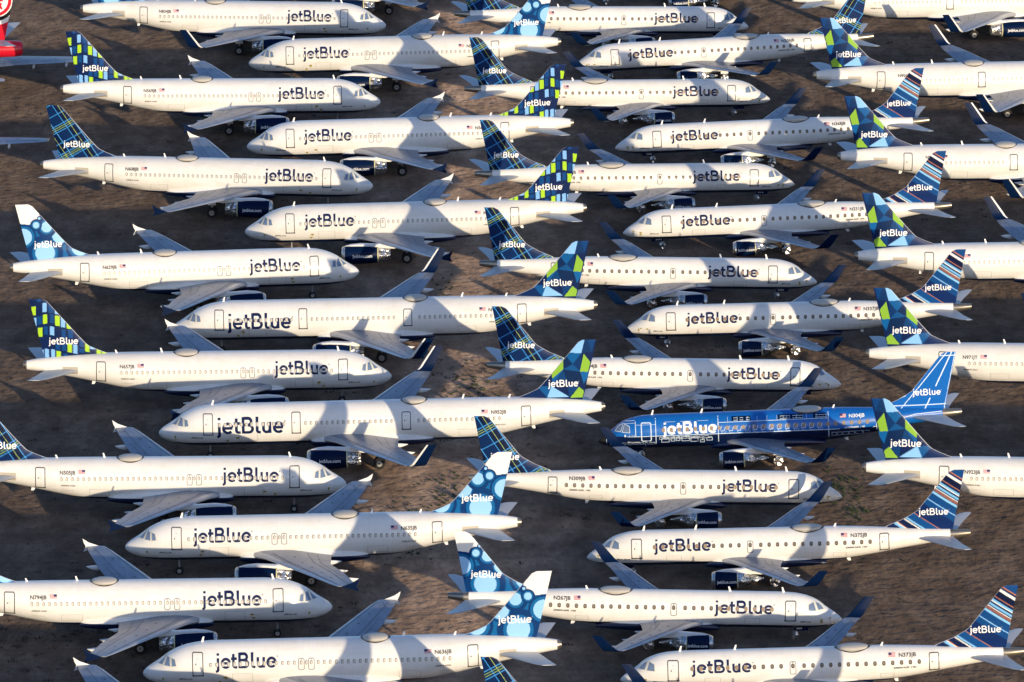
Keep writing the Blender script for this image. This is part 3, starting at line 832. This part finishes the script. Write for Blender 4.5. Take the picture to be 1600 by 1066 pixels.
def blueprint_mesh(t, side):
    """white line drawing on the blue jet: frames, overhead bins, seats, systems under the floor"""
    F = Flat(); F.layer = 0
    w = .055
    S = lambda p, ww=w, c=False: F.strip(p, ww, 0, c, .3)
    for x in (3.75, 5.75, 11.95, 22.9): S([(x, -1.0 if x > 5 else -.1), (x, 1.5)], .07)
    S([(2.9, -.12), (24, -.12)], .065)
    S([(1.4, -.95), (5.75, -1.0)], .05); S([(4.7, -1.0), (4.7, -1.4)], .05)
    S([(.85, -1.2), (.85, .0)], .05)
    S([(11.95, .95), (22.9, .98)], .05)
    for k in range(13):
        x = 12.5+k*.80
        S([(x-.22, .10), (x-.22, -.02)], .045); S([(x+.16, .55), (x+.05, .15), (x-.25, .15)], .05)
        if k % 3 == 0: S([(x+.16, -.02), (x+.22, .12)], .04)
    for x0, x1 in ((13.3, 15.2), (17.9, 19.1), (19.15, 20.4), (21.4, 22.7)):
        F.grid(x0, x1, 1.02, 1.40, 1)
        for q in range(3):
            xx = x0+.22+q*(x1-x0-.4)/2.4
            S([(xx, 1.08), (xx+.28, 1.08), (xx+.28, 1.28), (xx, 1.28)], .035, True)
    rnd = random.Random(3)
    for k in range(11): S([(12.9+k*.98, 1.0), (12.9+k*.98, 1.36)], .03)
    for k in range(13):
        x = 12.5+k*.80; S([(x-.3, .12), (x-.3, .5), (x-.16, .62)], .035); S([(x-.25, -.06), (x+.2, -.06)], .03)
    for x in (6.6, 8.2, 9.9): S([(x, 1.15), (x+1.1, 1.15)], .025)
    S([(3.75, .95), (5.75, .98)], .03); S([(1.9, .9), (2.6, 1.15), (3.7, 1.3)], .035); S([(2.5, 1.0), (3.7, 1.1)], .03)
    x = 1.2
    while x < 5.4:
        l = rnd.uniform(.3, .6); S([(x, -.95), (x+l, -.95), (x+l, -.75), (x, -.75)], .04, True); x += l+.15
    x = 6.1
    while x < 11.0:
        l = rnd.uniform(.25, .6); S([(x, -.45), (x+l, -.45), (x+l, -.25), (x, -.25)], .035, True); x += l+.12
    x = 6.3
    while x < 11.2:
        l = rnd.uniform(.35, .8); a = rnd.uniform(-.95, -.6); b = a+rnd.uniform(.2, .45)
        S([(x, a), (x+l, a), (x+l, b), (x, b)], .05, True)
        S([(x+l*.5, b), (x+l*.5, b+.12), (x+l, b+.12)], .04); x += l+rnd.uniform(.08, .25)
    x = 23.2
    while x < 26.6:
        l = rnd.uniform(.3, .7); S([(x, -.75), (x+l, -.75), (x+l, -.42), (x, -.42)], .03, True); x += l+.1
    # crew figure behind the windscreen and wavy lines over it
    F.oval(2.72, -.02, .1, .12, 0, 10)
    for x in (3.0, 3.25, 3.45): S([(x, -.1), (x+.14, -.1), (x+.14, .1)], .04)
    S([(27.3, -.1), (29.5, .45), (31.5, .85), (34.2, .95)], .06); S([(27.6, .5), (27.6, 1.2)], .05)
    return F.wrap('line_drawing', lambda a, b, o: surf(t, a, b, side, o), [M['linew'], M['navy']], .014, .0006)

# ---------------------------------------------------------------- assembling one aircraft
LIV = {'mosaic': fmosaic, 'tartan': ftartan, 'bubbles': fbubbles, 'prism': fprism, 'stripes': fstripes, 'blue': fblue, 'roundel': froundel, 'white': lambda x, z: C_W}
def aircraft(name, kind, X, Y, yaw, facing, livery, label, group, reg=None, paint=None, tip='fence', num=None, nick=None, bare=False, tipmat=None, seed=0):
    t = TY[kind]; E = kind == 'E'; e = t.d1+t.d2; d = t.d1
    side = -1 if facing > 0 else 1
    root = bpy.data.objects.new(name, None); COL.objects.link(root)
    root.empty_display_size = 2
    ang = R(yaw) if facing > 0 else PI+R(yaw)
    root.rotation_mode = 'XYZ'
    root.rotation_euler = (0, math.atan(t.slope), ang)
    root.location = (X, Y, 0)
    root['label'] = label; root['category'] = 'airliner'; root['group'] = group
    blue = paint == 'blue'
    bm_ = M['body_blue'] if blue else (M['body_red'] if paint == 'red' else (M['body_E'] if E else M['body_A']))
    bk = paint or 'w'
    link('fuselage', cached(('fus', kind, bk), fuselage_mesh, t, bm_), root)
    link('tail_cone', cached(('tc', kind), tail_cone_mesh, t), root)
    link('belly_fairing', cached(('bf', kind, bk), fairing_mesh, t, bm_), root)
    for s in (1, -1):
        w = link('wing', cached(('w', kind, s), wing_mesh, t, s), root)
        m1, m2 = (M['navy'], M['white'])
        if tipmat: m1 = m2 = M[tipmat]
        if E: m2 = m1
        if tip != 'none': link('winglet', cached(('wl', kind, s, tip, tipmat), winglet_mesh, t, tip, s, m1, m2), w)
        for yy in ((3.9, 7.4, 10.4) if E else (4.1, 8.6, 12.6)):
            link('flap_fairing', cached(('ff', kind, s, yy), flap_fairing_mesh, t, yy, s), w)
        link('tailplane', cached(('tp', kind, s, paint == 'red'), tailplane_mesh, t, s), root, (0, 0, 1.5 if paint == 'red' else 0))
        if bare and livery == 'white': em = None
        else: em = cached(('en', kind, s), engine_meshes, t, s)
        if em:
            en = link('engine', em['engine'], root)
            for k in ('inlet_cover', 'exhaust_cover', 'pylon', 'tape_strap'): link(k, em[k], en)
        if em and not paint and s == side or em and blue and s == side: link('engine_lettering', em['engine_lettering'], en)
        # main gear
        gx, gy = (17.75, 2.97) if E else (17.75+d, 3.8)
        r = .50 if E else .585
        g = link('main_gear', cached(('mg', kind, s), gear_mesh, t, gx, gy*s, r, True), root)
        for dy in (-.33, .33) if not E else (-.24, .24):
            link('wheel', cached(('wh', kind), wheel_mesh, r, .2 if not E else .17, E), g, (XO-gx, gy*s+dy, gz(t, gx)+r))
    gx = 4.3 if E else 5.07; r = .32 if E else .38
    g = link('nose_gear', cached(('ng', kind), gear_mesh, t, gx, 0, r, False), root)
    for dy in (-.22, .22): link('wheel', cached(('nw', kind), wheel_mesh, r, .12, E), g, (XO-gx, dy, gz(t, gx)+r))
    if num:
        F = Flat(); F.text(num, 0, 0, .27, 1 if side > 0 else -1, 0, .02, 0, .62)
        x0 = gx-.75 if side > 0 else gx-.1
        topz = t.z0-1.3-.42
        me = F.wrap('gear_number', lambda a, b, o: Vector((XO-x0-a, side*(.398+o), topz+b)), [M['letter_white']], .01)
        link('gear_number', me, g)
    # fin
    fk = {'bubbles': 'bubbles'}.get(livery, livery)
    fn = LIV[livery] if not (E and livery == 'bubbles') else fbubblesE
    fin = link('tail_fin', cached(('fin', kind, livery), lambda: fin_mesh(t, livery, fn)[0]), root)
    if paint != 'red' and livery != 'white': link('tail_lettering', cached(('fl', kind, side), finletter_mesh, t, side), fin)
    F = Flat()
    # fuselage fittings
    zt = t.z0
    for ax, h in ((5.4, .55), (23.4+e if not E else 10.3, .5), (28.0+e if not E else 23.4, .36)):
        o = link('antenna', cached(('bl', h), blade_mesh, h), root, (XO-ax, 0, zt+t.top(ax)))
    o = link('antenna', cached(('bl2',), blade_mesh, .4, .3), root, (XO-(30.3+e if not E else 24.6), .0, zt+t.bot(30.3+e if not E else 24.6)+.03)); o.rotation_euler = (PI, 0, 0)
    if not paint or blue:
        dx = 20.85 if E else 20.95+d+.3*(d > 0)
        rd = link('radome', cached(('dm', kind), dome_mesh, 3.0 if E else 2.5, 1.7 if E else 1.9, .30 if E else .34, t.z0+t.top(dx)-.06), root, (XO-dx, 0, 0))
        link('radome_seal', cached(('ds', kind), dome_base_mesh, 3.0 if E else 2.5, 1.7 if E else 1.9, 0, t, dx), rd, (0, 0, 0))
    for s in (1, -1): link('cockpit_window', cached(('cw', kind, s, blue), cockpit_mesh, t, s, 'linew' if blue else 'frame'), root)
    if bare: return root
    lm = 'linew' if blue else 'line'
    if paint == 'red':
        mb = MB(); mb.lathe_x([(XO-30.2, .7), (XO-30.5, .95), (XO-33, 1.02), (XO-36.6, .98), (XO-37.35, .9), (XO-37.6, .7)], side*1.3, t.z0+1.0, 30)
        link('rear_engine', mb.mesh('rear_engine', [M['body_red']]), root)
        return root
    doors = {'A320': [5.04, 29.65], 'A321': [5.04, 13.8, 24.75, 36.65], 'E': [4.8, 28.1]}[kind]
    for i, x in enumerate(doors):
        w = .92 if (i in (0, len(doors)-1)) else .84
        if E: w = .95 if i == 0 else .85
        z0_, z1_ = (-.55, 1.45) if not E else ((-.62, 1.15) if i == 0 else (-.45, 1.12))
        if kind == 'A321' and i == 2: z0_, z1_ = -.42, 1.25
        link('passenger_door', cached(('dr', kind, side, i, blue), door_mesh, t, x, w, z0_, z1_, side, True, lm), root)
    exits = {'A320': [14.3, 15.2], 'A321': [], 'E': [15.5]}[kind]
    for i, x in enumerate(exits): link('overwing_exit', cached(('ex', kind, side, i), exit_mesh, t, x, side), root)
    # windows
    xs = []
    if kind == 'A320':
        xs = [6.2+.0*0+.535*k for k in range(41)]
        xs = [x for x in xs if x < 27.85 and min(abs(x-14.3), abs(x-15.2)) > .42] + [14.3, 15.2]
    elif kind == 'A321':
        xs = [6.2+.535*k for k in range(60)]
        xs = [x for x in xs if x < 34.3 and abs(x-13.8) > .75 and abs(x-24.75) > .9]
    else:
        xs = [15.5] + [14.45-.795*k for k in range(11)] + [16.5+.79*k for k in range(14)]
    zw = .45; hw0 = surf(t, 15.0, zw, side).y
    tone = 'blue' if blue else kind
    for x in xs:
        tn = tone
        if E and not blue and 6.2 < x < 11.9: tn = 'tan'
        me = cached(('win', kind, side, tn), window_mesh, t, side, tn)
        link('cabin_window', me, root, (XO-x, surf(t, x, zw, side).y-hw0, 0))
    lmat = 'letter_white' if blue else 'letter'; tm = 'letter_white' if blue else 'text'
    link('fuselage_lettering', cached(('lt', kind, side, blue), lettering_mesh, t, side, lmat), root)
    if reg: link('registration_mark', regmark_mesh(t, side, reg, tm), root)
    link('flag', cached(('fg', kind, side), flag_mesh, t, side), root)
    link('model_mark', cached(('mm', kind, side, blue), model_mesh, t, side, tm), root)
    if nick: link('nickname_mark', cached(('nk', kind, side, nick, blue), name_mesh, t, side, nick, tm), root)
    for pk in range(3): link('vent_tape', cached(('vt', kind, side, seed % 3, pk), tapes_mesh, t, side, seed % 3, pk), root)
    if not E and not paint: link('trim_panel', cached(('rp', kind, side), trim_mesh, t, side), root)
    if blue:
        mb = MB(); mb.loft([[(XO-x-(.012 if i == 0 else 0)*-1, w_*1.012*math.cos(2*PI*k/40), t.z0+zc_+h_*1.012*math.sin(2*PI*k/40)) for k in range(40)] for i, (x, (zc_, h_, w_)) in enumerate([(q, sec(t, q)) for q in (.002, .03, .08, .16, .3, .5, .75)])])
        link('nose_cone', mb.mesh('nose_cone', [M['tyre']]), root)
        link('line_drawing', blueprint_mesh(t, side), root)
    else: link('cargo_hatch', cached(('ht', kind, side), hatch_mesh, t, side), root)
    return root

GA, GB, GC, GD, GE_ = ('white airliners parked in the left column', 'white airliners parked in the middle column', 'regional jets parked in the right-centre column facing right', 'regional jets parked facing left in the right column', 'long airliners at the right edge with prism tails')
LV = {'mosaic': 'blue and lime mosaic tail', 'tartan': 'blue and green tartan tail', 'bubbles': 'blue bubble tail', 'prism': 'blue and green triangle tail', 'stripes': 'striped barcode tail'}
# name, kind, X, Y, yaw, facing, livery, registration, tip, gear number, nickname, label
FL = [
 ('A', 'A320', -33.00, 891.7, -2.5, 1, 'bubbles', 'N834JB', 'sharklet', None, 'Blue', 'white airliner facing right at the top left, registration N834JB, dark upswept wingtip'),
 ('A', 'A320', -33.14, 851.0, 1.25, 1, 'mosaic', 'N569JB', 'fence', None, 'Blue', 'white airliner facing right with blue and lime mosaic tail, registration N569JB'),
 ('A', 'A320', -33.40, 812.8, -4.3, 1, 'tartan', 'N608JB', 'fence', None, 'Blue', 'white airliner facing right with whole tartan tail at the far left, registration N608JB'),
 ('A', 'A320', -34.23, 771.9, 7.67, 1, 'bubbles', 'N629JB', 'fence', None, 'Blue', 'white airliner facing right with white-topped bubble tail, registration N629JB'),
 ('A', 'A320', -30.35, 731.9, 3.19, 1, 'mosaic', 'N657JB', 'fence', None, 'Blue', 'white airliner facing right with blue and lime mosaic tail, registration N657JB'),
 ('A', 'A320', -34.32, 694.0, 2.08, 1, 'tartan', 'N505JB', 'fence', None, 'Blue', 'white airliner facing right with its tartan tail cut by the left edge, registration N505JB'),
 ('A', 'A320', -34.86, 654.05, 3.12, 1, 'bubbles', 'N794JB', 'fence', None, 'Blue', 'white airliner facing right, tail beyond the left edge, registration N794JB'),
 ('B', 'A320', -13.17, 871.7, -.10, -1, 'bubbles', 'N503JB', 'fence', None, 'Blue', 'white airliner facing left with bubble tail, uppermost whole one of the middle column'),
 ('B', 'A320', -12.11, 830.7, .77, -1, 'mosaic', 'N565JB', 'fence', None, 'Blue', 'white airliner facing left with mosaic tail, second whole one down the middle column'),
 ('B', 'A320', -11.12, 791.9, .05, -1, 'mosaic', 'N580JB', 'fence', None, 'Blue', 'white airliner facing left with mosaic tail, third whole one down the middle column'),
 ('B', 'A321', -17.46, 751.8, -1.77, -1, 'prism', 'N942JB', 'sharklet', None, None, 'long white airliner facing left with triangle tail, behind and above the one marked N952JB'),
 ('B', 'A321', -17.25, 712.9, -.72, -1, 'prism', 'N952JB', 'sharklet', None, 'Blue', 'long white airliner facing left with blue and green triangle tail, registration N952JB'),
 ('B', 'A320', -18.81, 674.2, -1.26, -1, 'bubbles', 'N635JB', 'fence', None, 'Blue', 'white airliner facing left with white-topped bubble tail, registration N635JB'),
 ('B', 'A320', -15.40, 636.0, -.18, -1, 'bubbles', 'N636JB', 'fence', None, 'Blue', 'white airliner facing left at the bottom with bubble tail, registration N636JB'),
 ('C', 'E', 11.48, 890.7, 3.59, 1, 'tartan', None, 'w', None, 'Blue', 'white regional jet facing right, uppermost of its column, tail top cut off'),
 ('C', 'E', 12.81, 852.2, 5.69, 1, 'tartan', None, 'w', None, 'Blue', 'white regional jet facing right with tartan tail, second from the top of its column'),
 ('C', 'E', 14.07, 811.7, 5.95, 1, 'tartan', 'N273JB', 'w', '273', 'Blue', 'white regional jet facing right with tartan tail and 273 on its nose gear door'),
 ('C', 'E', 14.68, 771.0, .54, 1, 'tartan', 'N266JB', 'w', '266', 'Blue', 'white regional jet facing right with tartan tail and 266 on its nose gear door'),
 ('C', 'E', 15.47, 730.8, .51, 1, 'tartan', 'N284JB', 'w', '284', 'Blue', 'white regional jet facing right with tartan tail, directly behind the blue painted jet'),
 ('C', 'E', 13.72, 690.9, 1.23, 1, 'tartan', 'N309JB', 'w', None, 'Blue', 'white regional jet facing right, registration N309JB, in front of the blue painted jet'),
 ('C', 'E', 11.92, 652.4, -.58, 1, 'bubbles', 'N267JB', 'w', '267', 'Blue', 'white regional jet facing right with bubble tail, registration N267JB'),
 ('D', 'E', 25.94, 873.5, 4.23, -1, 'tartan', 'N206JB', 'w', None, 'Blue', 'white regional jet facing left with tartan tail, registration N206JB'),
 ('D', 'E', 30.18, 831.9, 1.37, -1, 'stripes', 'N368JB', 'w', '368', 'Blue', 'white regional jet facing left with the uppermost striped tail'),
 ('D', 'E', 30.40, 793.0, .52, -1, 'stripes', 'N231JB', 'w', '231', 'Blue', 'left-facing white regional jet, striped tail, 231 on nose gear door'),
 ('D', 'E', 29.98, 751.95, -3.22, -1, 'stripes', 'N337JB', 'w', '337', 'Blue', 'white regional jet facing left with striped tail and 337 on its nose gear door'),
 ('D', 'E', 26.50, 711.45, -.02, -1, 'blue', 'N304JB', 'w', None, 'Blueprint', 'bright blue regional jet covered in a white line drawing of seats, facing left'),
 ('D', 'E', 24.84, 671.4, -3.34, -1, 'stripes', 'N375JB', 'w', None, 'Blue State', 'white regional jet facing left with striped tail, registration N375JB'),
 ('D', 'E', 27.37, 634.65, -1.87, -1, 'stripes', 'N373JB', 'w', None, 'Blue', 'white regional jet facing left with striped tail at the bottom right, registration N373JB'),
 ('E', 'A321', 62.07, 854.8, 5.6, 1, 'prism', 'N956JB', 'sharklet', None, None, 'long white airliner at the right edge with the uppermost triangle tail'),
 ('E', 'A321', 63.22, 814.7, 3.07, 1, 'prism', 'N943JB', 'sharklet', None, None, 'long white airliner with triangle tail at the right edge, second triangle tail from the top'),
 ('E', 'A321', 63.04, 771.6, 4.39, 1, 'prism', 'N965JB', 'sharklet', None, None, 'long white airliner with triangle tail at the right edge, third triangle tail from the top'),
 ('E', 'A321', 62.42, 730.2, -1.64, 1, 'prism', 'N971JT', 'sharklet', None, None, 'long white airliner at the right edge with triangle tail, registration N971JT'),
 ('E', 'A321', 60.09, 689.1, -2.45, 1, 'prism', 'N923JB', 'sharklet', None, None, 'long white airliner at the right edge, lowest of its column, registration N923JB'),
 # cut by the edges of the view
 ('B', 'A320', -14.6, 912.5, 0, -1, 'tartan', None, 'fence', None, None, 'airliner at the top edge showing only wing tip and landing gear'),
 ('D', 'E', 26.0, 913.8, 3, -1, 'stripes', None, 'w', None, None, 'regional jet at the top edge of which only engine and wing tip show'),
 ('E', 'A321', 60.8, 895.5, 5.0, 1, 'prism', None, 'sharklet', None, None, 'long white airliner cut off by the top right corner, engine and upswept wingtip showing'),
 ('A', 'A320', -34.0, 617.8, 2.5, 1, 'mosaic', None, 'fence', None, None, 'airliner at the bottom left corner of which only the far wing shows'),
 ('C', 'E', 14.4, 615.4, .5, 1, 'tartan', None, 'w', None, None, 'regional jet at the bottom edge of which only the top of its tartan tail shows'),
 ('B', 'A320', -15.6, 597.6, 0, -1, 'bubbles', None, 'fence', None, None, 'airliner parked just below the bottom edge of the middle column'),
 ('D', 'E', 27.4, 597.5, -2, -1, 'stripes', None, 'w', None, None, 'regional jet parked just below the bottom edge of the right column'),
]
GN = {'A': GA, 'B': GB, 'C': GC, 'D': GD, 'E': GE_}
for i, (g, kind, X, Y, yaw, fc, liv, reg, tip, num, nick, lab) in enumerate(FL):
    aircraft('regional_jet' if kind == 'E' else 'airliner', kind, X, Y, yaw, fc, liv, lab, GN[g], reg,
             'blue' if liv == 'blue' else None, tip, num, nick, bare=False, seed=i)
aircraft('airliner', 'A320', -77.8, 872.0, 1, -1, 'roundel', 'red airliner at the top left corner with a roundel on its tail', 'other airlines parked at the left edge', paint='red', tip='fence', seed=1)
aircraft('airliner', 'A320', -65.6, 873.4, 90, 1, 'white', 'white airliner off the left edge, its grey wing reaching in below the red tail', 'other airlines parked at the left edge', tip='none', bare=True)
aircraft('airliner', 'A320', -70.0, 833.3, 90, 1, 'white', 'white airliner off the left edge whose grey wing ends in a maroon upswept tip', 'other airlines parked at the left edge', tip='sharklet', tipmat='maroon', bare=True)

# ---------------------------------------------------------------- ground
def nd_range(nt, src, a, b):
    n = nd(nt, 'ShaderNodeMapRange'); nt.links.new(src, n.inputs[0]); n.inputs[1].default_value = a; n.inputs[2].default_value = b
    return n.outputs[0]
def ground_mat():
    m, nt, b = new_mat('packed_desert_dirt')
    v = mapping(nt, (1, 1, 1)); vs = mapping(nt, (.9, .42, 1))
    n1 = noise(nt, v, .035, 5, .6); n2 = noise(nt, vs, .42, 8, .68); n3 = noise(nt, mapping(nt, (1, .3, 1)), 3.0, 3, .6)
    c = ramp(nt, n2, [(.34, (.080, .056, .040)), (.5, (.132, .095, .069)), (.66, (.195, .144, .106))])
    c = mixc(nt, ramp(nt, n1, [(.35, (0, 0, 0)), (.65, (1, 1, 1))]), c, mixc(nt, 1.0, c, (.82, .80, .80), 'MULTIPLY'))
    c = mixc(nt, ramp(nt, n3, [(.5, (0, 0, 0)), (.72, (.5, .5, .5))]), c, (.07, .052, .040))
    # pebbly dark patches
    n4 = noise(nt, mapping(nt, (.9, .5, 1)), .9, 7, .72)
    c = mixc(nt, ramp(nt, n4, [(.56, (0, 0, 0)), (.68, (.75, .75, .75))]), c, (.045, .035, .028))
    # tyre tracks: long thin bands running across, broken up by noise
    wv = nd(nt, 'ShaderNodeTexWave', wave_type='BANDS', bands_direction='Y'); wv.inputs['Scale'].default_value = .035; wv.inputs['Distortion'].default_value = 9.0; wv.inputs['Detail'].default_value = 2; wv.inputs['Detail Scale'].default_value = .12
    nt.links.new(mapping(nt, (.12, 1, 1)), wv.inputs['Vector'])
    tr = ramp(nt, wv.outputs['Fac'], [(.96, (0, 0, 0)), (.99, (.4, .4, .4))])
    c = mixc(nt, tr, c, (.085, .064, .050))
    # sunlit brightness painted into the ground colour along the lane between the two middle columns
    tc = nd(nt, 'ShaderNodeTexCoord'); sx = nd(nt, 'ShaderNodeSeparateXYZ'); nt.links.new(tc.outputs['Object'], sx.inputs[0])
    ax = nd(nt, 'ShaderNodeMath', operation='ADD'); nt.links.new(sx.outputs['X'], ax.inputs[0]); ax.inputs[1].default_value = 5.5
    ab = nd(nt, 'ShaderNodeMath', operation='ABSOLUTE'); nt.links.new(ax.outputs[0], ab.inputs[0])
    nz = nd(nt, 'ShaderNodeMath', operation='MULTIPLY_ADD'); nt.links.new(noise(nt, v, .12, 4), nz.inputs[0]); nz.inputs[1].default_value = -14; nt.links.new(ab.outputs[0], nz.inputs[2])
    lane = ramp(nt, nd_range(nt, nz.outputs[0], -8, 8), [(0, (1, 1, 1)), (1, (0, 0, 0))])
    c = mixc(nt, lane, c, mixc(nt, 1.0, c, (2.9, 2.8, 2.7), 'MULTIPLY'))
    nt.links.new(c, b.inputs['Base Color']); setin(b, Roughness=.95); b.inputs['Specular IOR Level'].default_value = .1; b.inputs['Diffuse Roughness'].default_value = 1.0
    ad = nd(nt, 'ShaderNodeMath', operation='ADD'); nt.links.new(noise(nt, v, .9, 2, .5), ad.inputs[0]); nt.links.new(noise(nt, v, .28, 2, .5), ad.inputs[1])
    bp = nd(nt, 'ShaderNodeBump'); bp.inputs['Strength'].default_value = 1.0; bp.inputs['Distance'].default_value = .19
    nt.links.new(ad.outputs[0], bp.inputs['Height']); nt.links.new(bp.outputs[0], b.inputs['Normal'])
    return m
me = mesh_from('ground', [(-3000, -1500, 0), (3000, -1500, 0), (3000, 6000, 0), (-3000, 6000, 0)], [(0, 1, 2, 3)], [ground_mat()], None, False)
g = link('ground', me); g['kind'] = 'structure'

# weeds: scattered dry tufts and a few green clumps
def weeds(name, spots, mat, kind_lab):
    V = []; F = []
    for x, y, r, h, n in spots:
        for k in range(n):
            a = random.uniform(0, 2*PI); d = r*math.sqrt(random.random()); px, py = x+d*math.cos(a), y+d*math.sin(a)
            b = random.uniform(0, 2*PI); hh = h*random.uniform(.4, 1.2); w = .03+.04*random.random(); lx, ly = random.uniform(-.6, .6)*hh, random.uniform(-.6, .6)*hh
            o = len(V); V += [(px-w*math.cos(b), py-w*math.sin(b), -.01), (px+w*math.cos(b), py+w*math.sin(b), -.01), (px+lx, py+ly, hh)]; F.append((o, o+1, o+2))
    o = link(name, mesh_from(name, V, F, [mat], None, False)); o['kind'] = 'stuff'; o['label'] = kind_lab; o['category'] = 'weeds'
sp = []
cl = [(random.uniform(-75, 75), random.uniform(600, 900), random.uniform(3, 12)) for _ in range(70)]
cl += [(-42, 672, 6), (-40, 640, 8), (-30, 636, 7), (-24, 628, 6), (-28, 660, 7), (-8, 690, 6), (-6, 735, 7), (-9, 720, 6), (-3, 650, 6), (-20, 600, 9), (-44, 655, 5)]*3
for _ in range(2800):
    if random.random() < .75:
        c = random.choice(cl); x, y = c[0]+random.gauss(0, c[2]), c[1]+random.gauss(0, c[2]*.8)
    else: x, y = random.uniform(-80, 85), random.uniform(590, 905)
    q = random.random()**2; sp.append((x, y, .08+.5*q, .06+.16*q, int(5+16*q)))
weeds('dry_weeds', sp, plain('dry_weed', (.030, .026, .018), .9), 'small dark dry tufts dotted over the packed dirt')
GREEN = [(-6.6, 701.2, 3.5, 1.2), (-8.7, 692, 5, 1.6), (-5.2, 741, 4, 1.1), (-3.5, 736, 4, 1), (32.0, 700.0, 3.0, 2.2), (33.2, 691, 2.2, 1.0), (-9.5, 684, 3, .8), (-7.4, 776, 3, .6)]
sp = []
for x, y, s, q in GREEN:
    for _ in range(int(34*q)):
        sp.append((x+random.gauss(0, s*.35), y+random.gauss(0, s*.8), random.uniform(.06, .22), random.uniform(.10, .28), random.randint(8, 18)))
weeds('green_weeds', sp, plain('green_weed', (.040, .062, .022), .85), 'straggly green weeds growing between the parked jets')

# ---------------------------------------------------------------- camera
F_PX, PITCH, ROLL, HGT = 11647.5, R(15.524178), R(.7005136), 209.866
cam = bpy.data.cameras.new('camera'); co = bpy.data.objects.new('camera', cam); COL.objects.link(co)
cam.sensor_fit = 'HORIZONTAL'; cam.sensor_width = 36; cam.lens = F_PX/1600*36
cam.clip_start = 10; cam.clip_end = 9000
c_, s_ = math.cos(PITCH), math.sin(PITCH)
Rt = Vector((1, 0, 0)); Up = Vector((0, s_, c_)); Fw = Vector((0, c_, -s_))
cx = Rt*math.cos(ROLL)-Up*math.sin(ROLL); cy = Rt*math.sin(ROLL)+Up*math.cos(ROLL)
co.matrix_world = Matrix.Translation((0, 0, HGT)) @ Matrix((cx, cy, -Fw)).transposed().to_4x4()
scn.camera = co

# ---------------------------------------------------------------- light
SUN_AZ, SUN_EL = 23.0, 7.45      # degrees to the right of straight behind the camera; height
sd = Vector((math.sin(R(SUN_AZ))*math.cos(R(SUN_EL)), -math.cos(R(SUN_AZ))*math.cos(R(SUN_EL)), math.sin(R(SUN_EL))))
sl = bpy.data.lights.new('sun', 'SUN'); sl.energy = 2.75; sl.angle = R(.53); sl.color = (1.0, .82, .58)
so = bpy.data.objects.new('sun', sl); COL.objects.link(so); so.rotation_euler = sd.to_track_quat('Z', 'Y').to_euler()
w = bpy.data.worlds.new('World'); scn.world = w; w.use_nodes = True; nt = w.node_tree
sky = nt.nodes.new('ShaderNodeTexSky'); sky.sky_type = 'NISHITA'; sky.sun_disc = False
sky.sun_elevation = R(SUN_EL); sky.sun_rotation = R(180-SUN_AZ); sky.ozone_density = 2.6; sky.dust_density = .8
bg = nt.nodes['Background']; bg.inputs['Strength'].default_value = .142; nt.links.new(mixc(nt, 1.0, sky.outputs[0], (1.0, 1.0, 1.20), 'MULTIPLY'), bg.inputs['Color'])
scn.view_settings.view_transform = 'Standard'; scn.view_settings.look = 'None'; scn.view_settings.gamma = 1; scn.view_settings.exposure = .72
scn.render.resolution_x = 1024; scn.render.resolution_y = 682
